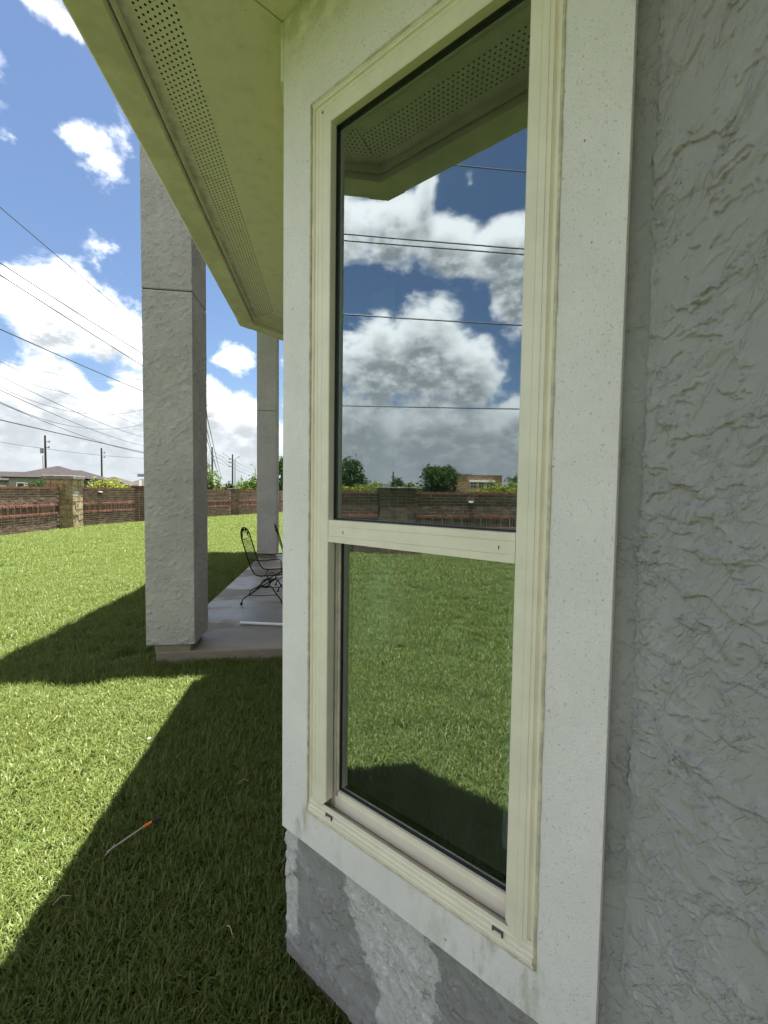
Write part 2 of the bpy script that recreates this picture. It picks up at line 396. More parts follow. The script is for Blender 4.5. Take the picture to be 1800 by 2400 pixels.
# ------------------------------------------------------------------ mesh helpers
def ss(a, b, x):
    t = min(1, max(0, (x-a)/(b-a))); return t*t*(3-2*t)
def fbm(p, o=4):
    return mnoise.fractal(p, 1.0, 2.0, o)
def torn_h(u, v, seed, ang, sx, sy, w=.035):
    """height (0..1) of a torn trowel skin: gated steps along drawn-out contours"""
    c, s_ = cos(ang), sin(ang); a = (u*c+v*s_)*sx; b = (-u*s_+v*c)*sy
    P = Vector((a, b, seed)); wv = mnoise.noise_vector(P*2.1)*.13; P = P+wv
    n = fbm(P, 4); m = fbm(P*2.3+Vector((7, 3, 1)), 3)
    g1 = ss(-.02, .22, mnoise.noise(P*.8+Vector((3, 9, 2)))); g2 = ss(.0, .25, mnoise.noise(P*1.3+Vector((11, 1, 5)))); g3 = ss(.05, .3, mnoise.noise(P*1.1+Vector((1, 21, 8))))
    return .45*ss(-.06, -.06+w, n)*g1+.35*ss(.18, .18+w, n)*g2+.30*ss(.0, w, m)*g3+.22*ss(.28, .28+w, m)*g2+.06*n
class MB:
    def __init__(s): s.v = []; s.f = []; s.m = []; s.smooth = False
    def quadbox(s, P, mi=0):
        """P: 8 corners, bottom loop then top loop"""
        b = len(s.v); s.v += [tuple(p) for p in P]
        for f in ((0, 3, 2, 1), (4, 5, 6, 7), (0, 1, 5, 4), (1, 2, 6, 5), (2, 3, 7, 6), (3, 0, 4, 7)):
            s.f.append(tuple(b+i for i in f)); s.m.append(mi)
        return s
    def box(s, x0, x1, y0, y1, z0, z1, T=None, mi=0):
        P = [(x0, y0, z0), (x1, y0, z0), (x1, y1, z0), (x0, y1, z0), (x0, y0, z1), (x1, y0, z1), (x1, y1, z1), (x0, y1, z1)]
        if T: P = [T(*p) for p in P]
        return s.quadbox(P, mi)
    def poly(s, pts, mi=0):
        b = len(s.v); s.v += [tuple(p) for p in pts]; s.f.append(tuple(range(b, b+len(pts)))); s.m.append(mi); return s
    def prism(s, pts2, z0, z1, mi=0):
        n = len(pts2); b = len(s.v)
        s.v += [(p[0], p[1], z0) for p in pts2]+[(p[0], p[1], z1) for p in pts2]
        s.f.append(tuple(b+i for i in reversed(range(n)))); s.f.append(tuple(b+n+i for i in range(n)))
        for i in range(n): s.f.append((b+i, b+(i+1) % n, b+n+(i+1) % n, b+n+i))
        s.m += [mi]*(n+2); return s
    def tube(s, pts, r, seg=6, cap=True):
        pts = [Vector(p) for p in pts]; n = len(pts); b = len(s.v)
        rs = r if hasattr(r, '__len__') else [r]*n
        prev = None
        for i, p in enumerate(pts):
            d = (pts[min(i+1, n-1)]-pts[max(i-1, 0)]).normalized()
            if prev is None:
                a = Vector((0, 0, 1)) if abs(d.z) < .9 else Vector((1, 0, 0)); u = d.cross(a).normalized()
            else: u = (prev-d*prev.dot(d)).normalized()
            prev = u; w = d.cross(u)
            for k in range(seg):
                a = 2*pi*k/seg; s.v.append(tuple(p+(u*cos(a)+w*sin(a))*rs[i]))
        for i in range(n-1):
            for k in range(seg):
                k2 = (k+1) % seg
                s.f.append((b+i*seg+k, b+i*seg+k2, b+(i+1)*seg+k2, b+(i+1)*seg+k)); s.m.append(0)
        if cap:
            s.f.append(tuple(b+k for k in reversed(range(seg)))); s.f.append(tuple(b+(n-1)*seg+k for k in range(seg))); s.m += [0, 0]
        return s
    def build(s, name, mats, parent=None, smooth=False, bevel=0, wloc=None):
        me = bpy.data.meshes.new(name)
        off = Vector((0, 0, 0))
        if parent is not None:
            off = Vector(parent.get('_loc', (0, 0, 0)))
        if wloc is not None: off = Vector(wloc)
        me.from_pydata([tuple(Vector(v)-off) for v in s.v], [], s.f)
        mats = mats if isinstance(mats, (list, tuple)) else [mats]
        for m in mats: me.materials.append(m)
        if len(mats) > 1: me.polygons.foreach_set('material_index', s.m)
        bm = bmesh.new(); bm.from_mesh(me); bmesh.ops.recalc_face_normals(bm, faces=bm.faces); bm.to_mesh(me); bm.free()
        if smooth: me.polygons.foreach_set('use_smooth', [True]*len(me.polygons))
        me.update()
        o = bpy.data.objects.new(name, me); COL.objects.link(o)
        if parent is not None: o.parent = parent
        elif wloc is not None: o.location = off
        o['_loc'] = tuple(off)
        if bevel:
            md = o.modifiers.new('bevel', 'BEVEL'); md.width = bevel; md.segments = 2; md.limit_method = 'ANGLE'; md.angle_limit = radians(40)
        return o

def thing(name, label, cat, loc, group=None):
    o = bpy.data.objects.new(name, None); COL.objects.link(o); o.location = loc; o['_loc'] = tuple(loc); o.empty_display_size = .1
    o['label'] = label; o['category'] = cat; o['kind'] = 'thing'
    if group: o['group'] = group
    return o
def tag(o, label, cat, group=None):
    o['label'] = label; o['category'] = cat
    if group: o['group'] = group
    return o
def structure(o): o['kind'] = 'structure'; return o

R2 = sqrt(2)
def W(s, n, z):
    """window wall frame: s along the wall (to the right), n proud of the trim face, z up"""
    k = (.9-n)/R2
    return (k+s/R2, k-s/R2, z)

GZ0 = -1.72
def ground(x, y):
    g = GZ0+.07*ss(1.2, 3.5, y)+max(.15*ss(3, 9, -x), .15*ss(10, 22, y))
    g += .012*mnoise.noise(Vector((x*.6, y*.6, 0)))
    return min(g, -1.5)

# ------------------------------------------------------------------ ground
def build_ground():
    b = MB(); xs = []; ys = []
    def axis(lo, hi, step): 
        n = int((hi-lo)/step); return [lo+i*step for i in range(n+1)]
    xs = [-900, -300, -100, -50, -30, -20]+axis(-15, 7, .5)+[10, 20, 50, 120, 400, 900]
    ys = [-900, -300, -100, -40, -20]+axis(-10, 34, .5)+[40, 50, 80, 150, 400, 1200]
    for y in ys:
        for x in xs: b.v.append((x, y, ground(x, y)))
    n = len(xs)
    for j in range(len(ys)-1):
        for i in range(n-1): b.f.append((j*n+i, j*n+i+1, (j+1)*n+i+1, (j+1)*n+i)); b.m.append(0)
    structure(b.build('ground', m_soil, smooth=True))
build_ground()

def in_house(x, y):
    return x > .575 or (x > -.14 and (x+y)/R2 > .945 and y-x < 3.58)

def tuft(name, nb, rad, hlo, hhi, wlo, whi):
    me = bpy.data.meshes.new(name); v = []; f = []; tone = []
    for i in range(nb):
        a = random.uniform(0, 2*pi); r = rad*sqrt(random.random()); bx, by = r*cos(a), r*sin(a)
        h = random.uniform(hlo, hhi); w = random.uniform(wlo, whi); az = random.uniform(0, 2*pi); lean = random.uniform(.15, 1.15)
        dx, dy = cos(az), sin(az); tw = az+pi/2+random.uniform(-.5, .5); px, py = cos(tw)*w/2, sin(tw)*w/2
        tn = random.random(); b0 = len(v)
        k = random.uniform(.7, 1.25)
        for q, (t, ww) in enumerate(((0, .8), (.45, 1.0), (.8, .72))):
            ang = lean*(t**.8)*k; out = h*t*sin(ang); up = h*t*cos(ang)
            cx, cy = bx+dx*out, by+dy*out
            v += [(cx-px*ww, cy-py*ww, up), (cx+px*ww, cy+py*ww, up)]
        ang = lean*k*1.1; v.append((bx+dx*h*sin(ang), by+dy*h*sin(ang), h*cos(ang)*.97))
        f += [(b0, b0+1, b0+3, b0+2), (b0+2, b0+3, b0+5, b0+4), (b0+4, b0+5, b0+6)]
        tone += [tn]*7
    me.from_pydata(v, [], f); at = me.attributes.new('tone', 'FLOAT', 'POINT'); at.data.foreach_set('value', tone)
    me.materials.append(m_grass); me.polygons.foreach_set('use_smooth', [True]*len(me.polygons))
    return bpy.data.objects.new(name, me)

def build_lawn():
    lib = bpy.data.collections.new('grass_tufts')
    for i in range(7): lib.objects.link(tuft('tuft_a%d' % i, 46, .075, .035, .078, .0032, .0058))
    for i in range(3): lib.objects.link(tuft('tuft_b%d' % i, 60, .14, .045, .09, .006, .010))
    for i in range(2): lib.objects.link(tuft('tuft_c%d' % i, 70, .26, .05, .10, .013, .022))
    pts = []; rot = []; scl = []; idx = []
    def scatter(x0, x1, y0, y1, dens, lo, hi, s0, s1, test=None):
        n = int((x1-x0)*(y1-y0)*dens)
        for _ in range(n):
            x = random.uniform(x0, x1); y = random.uniform(y0, y1)
            if in_house(x, y) or (x > -1.66 and y > 4.09): continue
            if test and not test(x, y): continue
            if x < fence_x(y)+.16: continue
            pts.append((x, y, ground(x, y)-.004)); rot.append(random.uniform(0, 2*pi))
            s = random.uniform(s0, s1)*(1+.22*mnoise.noise(Vector((x*2.2, y*2.2, 3)))); scl.append(s); idx.append(random.randint(lo, hi))
    scatter(-3.4, .7, .9, 4.2, 520, 0, 6, .75, 1.2)                                  # close lawn seen direct
    scatter(-6, -1.5, 4.0, 10, 170, 0, 6, .9, 1.35, lambda x, y: x > -.95*y-.3)
    scatter(-11, 1.0, 9, 16, 75, 7, 9, .8, 1.2, lambda x, y: -.76*y < x < -.05*y)
    scatter(-11, 1.0, 16, 32, 30, 10, 11, .8, 1.15, lambda x, y: -.76*y < x < -.03*y)
    scatter(-2.6, .9, -2.2, .95, 330, 0, 6, .8, 1.2)                                  # lawn seen in the glass
    scatter(-6, -2.6, -3.6, 3.0, 130, 0, 6, .95, 1.4)
    scatter(-10, -6, -5.5, 5, 60, 7, 9, .8, 1.2)
    scatter(-10, -3.4, 3.0, 9, 45, 7, 9, .8, 1.2)
    me = bpy.data.meshes.new('lawn_grass'); me.from_pydata(pts, [], [])
    for nm, typ, dat in (('rot', 'FLOAT', rot), ('scl', 'FLOAT', scl), ('idx', 'INT', idx)):
        a = me.attributes.new(nm, typ, 'POINT'); a.data.foreach_set('value', dat)
    o = bpy.data.objects.new('lawn_grass', me); COL.objects.link(o); o['kind'] = 'stuff'; o['label'] = 'thick green lawn, sunlit and shaded, running from the house to the brick wall'; o['category'] = 'grass'
    gn = bpy.data.node_groups.new('lawn', 'GeometryNodeTree')
    gn.interface.new_socket('Geometry', in_out='INPUT', socket_type='NodeSocketGeometry'); gn.interface.new_socket('Geometry', in_out='OUTPUT', socket_type='NodeSocketGeometry')
    N = gn.nodes; L = gn.links
    gi = N.new('NodeGroupInput'); go = N.new('NodeGroupOutput')
    ci = N.new('GeometryNodeCollectionInfo'); ci.inputs['Collection'].default_value = lib; ci.inputs['Separate Children'].default_value = True; ci.inputs['Reset Children'].default_value = True
    ip = N.new('GeometryNodeInstanceOnPoints')
    def attr(nm, typ):
        a = N.new('GeometryNodeInputNamedAttribute'); a.data_type = typ; a.inputs['Name'].default_value = nm; return a.outputs[0]
    cx = N.new('ShaderNodeCombineXYZ'); L.new(attr('rot', 'FLOAT'), cx.inputs[2])
    L.new(gi.outputs[0], ip.inputs['Points']); L.new(ci.outputs[0], ip.inputs['Instance']); ip.inputs['Pick Instance'].default_value = True
    L.new(attr('idx', 'INT'), ip.inputs['Instance Index']); L.new(cx.outputs[0], ip.inputs['Rotation']); L.new(attr('scl', 'FLOAT'), ip.inputs['Scale'])
    L.new(ip.outputs[0], go.inputs[0])
    md = o.modifiers.new('lawn', 'NODES'); md.node_group = gn
    print('tufts', len(pts))
FP = [(-9.05, -14), (-9.15, -5.3), (-9.3, -.31), (-9.9, 6.2), (-10.05, 11.5), (-9.82, 16.95), (-8.62, 20.2), (-5.68, 25.6), (-3.35, 29.8)]
def fence_x(y):
    for (x0, y0), (x1, y1) in zip(FP, FP[1:]):
        if y0 <= y <= y1: return x0+(x1-x0)*(y-y0)/(y1-y0)
    return -30 if y < FP[0][1] else FP[-1][0]+(y-29.8)*.5
build_lawn()

# ------------------------------------------------------------------ the house
HP_I = (.583, .725); HP_P = (-.145, 1.453); HP_Q = (-.145, 3.445); HP_J = (.583, 4.173)
FC = (-.675, 1.099); FQ = (-.675, 3.80); FM = (-.06, .484)
house = thing('house', 'grey stucco house with angled bay, tall window and green-tinged perforated eaves', 'house', (.6, 2.4, -1.72))
CRK = [(.700, -.395), (.672, -.405), (.648, -.428), (.612, -.441), (.590, -.462), (.560, -.468), (.542, -.452), (.510, -.446), (.478, -.430), (.40, -.420)]
def seg_d(px, py, ax, ay, bx, by):
    dx, dy = bx-ax, by-ay; t = max(0, min(1, ((px-ax)*dx+(py-ay)*dy)/(dx*dx+dy*dy)))
    return math.hypot(px-ax-dx*t, py-ay-dy*t)
def build_house():
    # window wall, in four pieces round the opening
    b = MB()
    for s0, s1, z0, z1 in ((-1.13, -.985, -1.64, 1.60), (-.275, -.098, -1.64, 1.60), (-.985, -.275, -1.64, -1.03), (-.985, -.275, 1.155, 1.60)):
        b.box(s0, s1, -.17, -.025, z0, z1, W)
    w = b.build('window_wall', m_wall, house)
    w['label'] = 'patched grey stucco wall of the angled bay face'
    def skin(s0, s1, z0, z1, ns, nz, amp, seed, sx, sy, ang):
        b = MB()
        for j in range(nz+1):
            for i in range(ns+1):
                s_ = s0+(s1-s0)*i/ns; z = z0+(z1-z0)*j/nz
                h = amp*torn_h(s_, z, seed, ang, sx, sy)+.0006
                if i == 0: h -= .002+.003*mnoise.noise(Vector((z*30, 1, 1)))
                b.v.append(W(s_, -.025+h, z))
        for j in range(nz):
            for i in range(ns):
                a = j*(ns+1)+i; b.f.append((a, a+1, a+ns+2, a+ns+1)); b.m.append(0)
        b.build('render_coat', m_wall, house, smooth=True)
    skin(-1.131, -.10, -1.64, -1.150, 420, 210, .0120, 8.0, 8, 20, -.75)
    skin(-.145, -.096, -1.150, 1.32, 26, 900, .0055, 5.0, 22, 14, .3)
    # bay front face, bay return, long walls
    b = MB(); b.prism([(-.145, 1.4535), (0, 1.46), (0, 3.40), (-.145, 3.4445)], -1.64, 1.60); b.build('bay_front_wall', m_wall, house)
    b = MB(); b.prism([HP_Q, (-.02, 3.37), (.70, 4.09), HP_J], -1.64, 1.60); b.build('bay_return_wall', m_wall, house)
    # near main wall: gridded so that its torn render can be uneven for real
    b = MB(); ny, nz = 200, 1150; y0, y1, z0, z1 = .38, .7235, -.95, 1.05
    for j in range(nz+1):
        z = z0+(z1-z0)*j/nz
        for i in range(ny+1):
            y = y0+(y1-y0)*i/ny
            h = .0115*torn_h(-y, z, 3.0, .62-1.05*ss(.9, -.9, z), 10, 13, .020)
            cs = ss(.690, .7235, y)
            h = h*(1-.3*cs)+.004*cs*(.5+fbm(Vector((y*40, z*26, 4)), 3))
            if -.50 < z < -.38:
                dd = min(seg_d(y, z, *CRK[q], *CRK[q+1]) for q in range(len(CRK)-1)); h -= .006*max(0, 1-dd/.0032)
            b.v.append((.583-h, y, z))
    for j in range(nz):
        for i in range(ny):
            a = j*(ny+1)+i; b.f.append((a, a+1, a+ny+2, a+ny+1)); b.m.append(0)
    k = b.build('main_wall', m_main, house, smooth=True); k['label'] = 'coarse trowelled grey stucco wall nearest the viewer'
    b = MB(); b.box(.583, .60, .0, .7235, -1.64, -.951); b.box(.583, .60, .0, .7235, 1.051, 1.55); b.box(.5835, .60, .0, .379, -.949, 1.049); b.build('main_wall_plain', m_main, house)
    b = MB(); b.box(.60, .75, -1.6, .70, -1.64, 4.8); b.box(.583, .75, 4.10, 12, -1.64, 4.8); b.box(.583, .60, -1.6, -.001, -1.64, 1.6); b.build('long_wall', m_wall, house)
    b = MB(); b.box(.75, 7, -1.6, 12, 1.62, 4.8); b.build('upper_storey', m_wall, house)
    b = MB(); b.prism([(.583, -1.6), (.583, .725), (-.145+.06, 1.453+.03), (-.085, 3.42), (.583, 4.1), (.583, 12), (7, 12), (7, -1.6)], 1.505, 1.60); b.build('interior_ceiling', m_interior, house)
    b = MB(); b.prism([(.60, -1.6), (.60, .74), (-.08, 1.47), (-.08, 3.40), (.60, 4.08), (.60, 12), (7, 12), (7, -1.6)], -1.60, -1.53); b.build('interior_floor', m_floor, house)
    b = MB(); b.box(4.0, 4.1, -1.6, 12, -1.53, 1.5); b.box(.75, 4.0, -1.6, -1.5, -1.53, -1.15); b.box(.75, 4.0, -1.6, -1.5, 1.15, 1.5); b.box(.75, .95, -1.6, -1.5, -1.15, 1.15); b.box(2.3, 2.45, -1.6, -1.5, -1.15, 1.15); b.box(3.8, 4.0, -1.6, -1.5, -1.15, 1.15); b.box(.75, 4.0, 6.0, 6.1, -1.53, 1.5); b.build('interior_wall', m_interior, house)  # end wall openings are made up, unseen, to let daylight brighten the room
    # concrete foundation below the render
    b = MB()
    b.box(-1.10, .02, -.30, -.050, -2.1, -1.637, W)
    b.prism([(-.115, 1.46), (.1, 1.5), (.1, 3.4), (-.115, 3.44)], -2.1, -1.638)
    b.box(.60, 7, -1.6, .78, -2.1, -1.636)
    b.build('foundation', m_found, house, bevel=.004)
build_house()

def bis(o, p, n):
    """cut a mesh object with a vertical plane through p, dropping the side n points to (world coordinates)"""
    off = Vector(o['_loc']); me = o.data; bm = bmesh.new(); bm.from_mesh(me)
    bmesh.ops.bisect_plane(bm, geom=bm.verts[:]+bm.edges[:]+bm.faces[:], plane_co=Vector((p[0], p[1], 0))-off, plane_no=Vector((n[0], n[1], 0)), clear_outer=True)
    bm.to_mesh(me); bm.free()

def soffit(a, d, width, L, cuts, label=None):
    """a: point on the fascia line, d: direction along it, inward normal is to the right of d"""
    d = Vector(d).normalized(); nrm = Vector((d.y, -d.x))
    Z = 1.49
    def P(t, w, z=Z): return (a[0]+d.x*t+nrm.x*w, a[1]+d.y*t+nrm.y*w, z)
    b = MB(); t0, t1 = -1.2, L+1.2
    pw, n = .0175, 8; pl = .0200; w0 = .052
    w1 = w0+pw*n
    b.quadbox([P(t0, -.002), P(t1, -.002), P(t1, w0), P(t0, w0), P(t0, -.002, Z+.006), P(t1, -.002, Z+.006), P(t1, w0, Z+.006), P(t0, w0, Z+.006)])
    b.quadbox([P(t0, w1), P(t1, w1), P(t1, width), P(t0, width), P(t0, w1, Z+.006), P(t1, w1, Z+.006), P(t1, width, Z+.006), P(t0, width, Z+.006)])
    r = .0042; K = 8
    nt = int((t1-t0)/pl)
    for i in range(n):
        for j in range(nt):
            ct = t0+(j+.5+(.5 if i % 2 else 0))*pl; cw = w0+(i+.5)*pw
            hp = pl/2; hw = pw/2
            oc = [(ct-hp, cw-hw), (ct, cw-hw), (ct+hp, cw-hw), (ct+hp, cw), (ct+hp, cw+hw), (ct, cw+hw), (ct-hp, cw+hw), (ct-hp, cw)]
            base = len(b.v)
            for q in oc: b.v.append(P(*q))
            for k in range(8):
                an = -3*pi/4+k*pi/4; b.v.append(P(ct+r*cos(an), cw+r*sin(an)))
            for k in range(8):
                b.f.append((base+k, base+(k+1) % 8, base+8+(k+1) % 8, base+8+k)); b.m.append(0)
    o = b.build('soffit_panel', m_soff, house)
    # near-black sheet standing in for the shaded cavity above the holes
    b = MB(); b.quadbox([P(t0, .0, Z+.03), P(t1, .0, Z+.03), P(t1, width, Z+.03), P(t0, width, Z+.03), P(t0, .0, Z+.036), P(t1, .0, Z+.036), P(t1, width, Z+.036), P(t0, width, Z+.036)])
    bk = b.build('attic_shade_sheet', m_hole, house)
    for p, nn, off in cuts:
        nn = Vector(nn).normalized()
        bis(o, (p[0]-nn.x*off, p[1]-nn.y*off), nn); bis(bk, (p[0], p[1]), nn)
    return o
def lnorm(p, q, side):
    d = Vector((q[0]-p[0], q[1]-p[1])).normalized(); n = Vector((-d.y, d.x))
    return n if side > 0 else -n
def toward(p, q, pt):
    n = lnorm(p, q, 1); return n if n.dot(Vector(pt)-Vector(p)) > 0 else -n
cA = (HP_P, toward(HP_P, FC, (0, 0)), .0015); cA2 = (HP_Q, toward(HP_Q, FQ, (0, 9)), .0015)
sA = soffit(FC, (0, 1), .532, 2.75, [cA, cA2])
cW = (HP_P, toward(HP_P, FC, (-.5, 3)), .0015); cW2 = (HP_I, toward(HP_I, FM, (.2, -2)), .0015)
dW = (FC[0]-FM[0], FC[1]-FM[1])
soffit(FM, dW, .628, .87, [cW, cW2])
cB = (HP_Q, toward(HP_Q, FQ, (-.4, 2)), .0015)
soffit(FQ, (1, 1), .61, 1.6, [cB, ((.583, 4), (1, 0), 0)])
soffit((-.06, -2.1), (0, 1), .655, 2.6, [(HP_I, toward(HP_I, FM, (-.6, 1.3)), .0015), ((0, -2.1), (0, -1), 0)])

def sweep(name, path, prof, mat, parent, closed=True, smooth=False):
    """profile (out, z) swept along a plan path, outward = left of the path, mitred"""
    pts = [Vector(p) for p in path]; b = MB(); n = len(prof)
    for i, p in enumerate(pts):
        d0 = (pts[i]-pts[i-1]).normalized() if i else None
        d1 = (pts[i+1]-pts[i]).normalized() if i < len(pts)-1 else None
        if d0 is None: nn = Vector((-d1.y, d1.x)); k = 1
        elif d1 is None: nn = Vector((-d0.y, d0.x)); k = 1
        else:
            n0 = Vector((-d0.y, d0.x)); n1 = Vector((-d1.y, d1.x)); nn = (n0+n1).normalized(); k = 1/max(.3, nn.dot(n0))
        for o, z in prof: b.v.append((p.x+nn.x*o*k, p.y+nn.y*o*k, z))
    for i in range(len(pts)-1):
        for k in range(n if closed else n-1):
            k2 = (k+1) % n; b.f.append((i*n+k, i*n+k2, (i+1)*n+k2, (i+1)*n+k)); b.m.append(0)
    if closed:
        b.f.append(tuple(range(n))); b.f.append(tuple((len(pts)-1)*n+k for k in range(n))); b.m += [0, 0]
    return b.build(name, mat, parent, smooth=smooth)
EAVE = [(-.06, -2.1), FM, FC, FQ, (.55, 5.025)]
sweep('fascia_board', EAVE, [(-.011, 1.462), (-.003, 1.462), (-.003, 1.60), (-.011, 1.60)], m_fascia, house)
sweep('gutter', EAVE, [(.004, 1.432), (.116, 1.430), (.124, 1.436), (.126, 1.462), (.120, 1.475), (.128, 1.50), (.140, 1.525), (.140, 1.552), (.132, 1.552), (.132, 1.53), (.004, 1.53)], m_gutter, house)
# gutter mitre sleeves at the two corners
for c, pv, nx in ((FC, FM, FQ), (FQ, FC, (.55, 5.025))):
    a = Vector(c); d0 = (a-Vector(pv)).normalized(); d1 = (Vector(nx)-a).normalized()
    sweep('gutter_mitre', [a-d0*.045, a, a+d1*.045], [(.002, 1.4285), (.118, 1.4265), (.1275, 1.434), (.129, 1.462), (.131, 1.50), (.1435, 1.525), (.1435, 1.549), (.141, 1.549), (.02, 1.46)], m_gutter, house)
def build_roof():
    b = MB()
    out = [(-.19, -3.0)]
    path = [(-.205, -2.1), (-.205, .424), (-.82, 1.04), (-.82, 3.86), (.40, 5.08)]
    inn = [(.70, -2.1), (.70, .90), (.12, 1.55), (.12, 3.35), (.70, 3.95)]
    for i in range(4):
        a, c = path[i], path[i+1]; e, f = inn[i], inn[i+1]
        b.poly([(a[0], a[1], 1.60), (c[0], c[1], 1.60), (f[0], f[1], 1.98), (e[0], e[1], 1.98)])
        b.poly([(a[0], a[1], 1.585), (e[0], e[1], 1.965), (f[0], f[1], 1.965), (c[0], c[1], 1.585)])
    b.poly([(p[0], p[1], 1.98) for p in inn])
    b.build('bay_roof', m_roof, house)
    # roof over the tall porch
    b = MB(); b.box(-2.44, .60, 4.17, 11.66, 4.80, 4.98); b.box(-1.95, -1.02, 4.35, 11.2, 4.72, 4.80)
    b.build('porch_roof', m_fascia, house, bevel=.01)
build_roof()

# ------------------------------------------------------------------ trim round the window
def build_trim():
    so, si, zo, zi = (-1.126, -.140), (-.9942, -.2658), (-1.157, 1.489), (-1.031, 1.155)
    b = MB()
    for n in (0, -.024):
        b.v += [W(so[0], n, zo[0]), W(so[1], n, zo[0]), W(so[1], n, zo[1]), W(so[0], n, zo[1]), W(si[0], n, zi[0]), W(si[1], n, zi[0]), W(si[1], n, zi[1]), W(si[0], n, zi[1])]
    for i in range(4):
        j = (i+1) % 4
        b.f += [(i, j, 4+j, 4+i), (8+i, 12+i, 12+j, 8+j), (i, 8+i, 8+j, j), (4+i, 4+j, 12+j, 12+i)]; b.m += [0]*4
    o = b.build('trim_surround', m_trim, house, bevel=.002); o['label'] = 'white sand-textured surround round the tall window'
    MB().box(-1.143, -1.1262, -.0245, .0, 1.3105, 1.489, W).build('frieze_board', m_trim, house, bevel=.003)
    MB().prism([(-.147, 1.462), (-.146, 3.47), (-.17, 3.48), (-.171, 1.452)], 1.3105, 1.489).build('frieze_board', m_trim, house)
build_trim()

# ------------------------------------------------------------------ window
def mitre_member(b, s0, s1, z0, z1, prof, side, mi=0):
    """extrude a profile (w inward, n) along one side of the rectangle with mitred ends"""
    A = []; B = []
    for w, n in prof:
        if side == 'L': A.append(W(s0+w, n, z0+w)); B.append(W(s0+w, n, z1-w))
        if side == 'R': A.append(W(s1-w*.84, n, z0+w)); B.append(W(s1-w*.84, n, z1-w))
        if side == 'T': A.append(W(s0+w, n, z1-w)); B.append(W(s1-w*.84, n, z1-w))
        if side == 'B': A.append(W(s0+w, n, z0+w)); B.append(W(s1-w, n, z0+w))
    k = len(b.v); b.v += A+B; m = len(prof)
    for i in range(m-1): b.f.append((k+i, k+i+1, k+m+i+1, k+m+i)); b.m.append(mi)

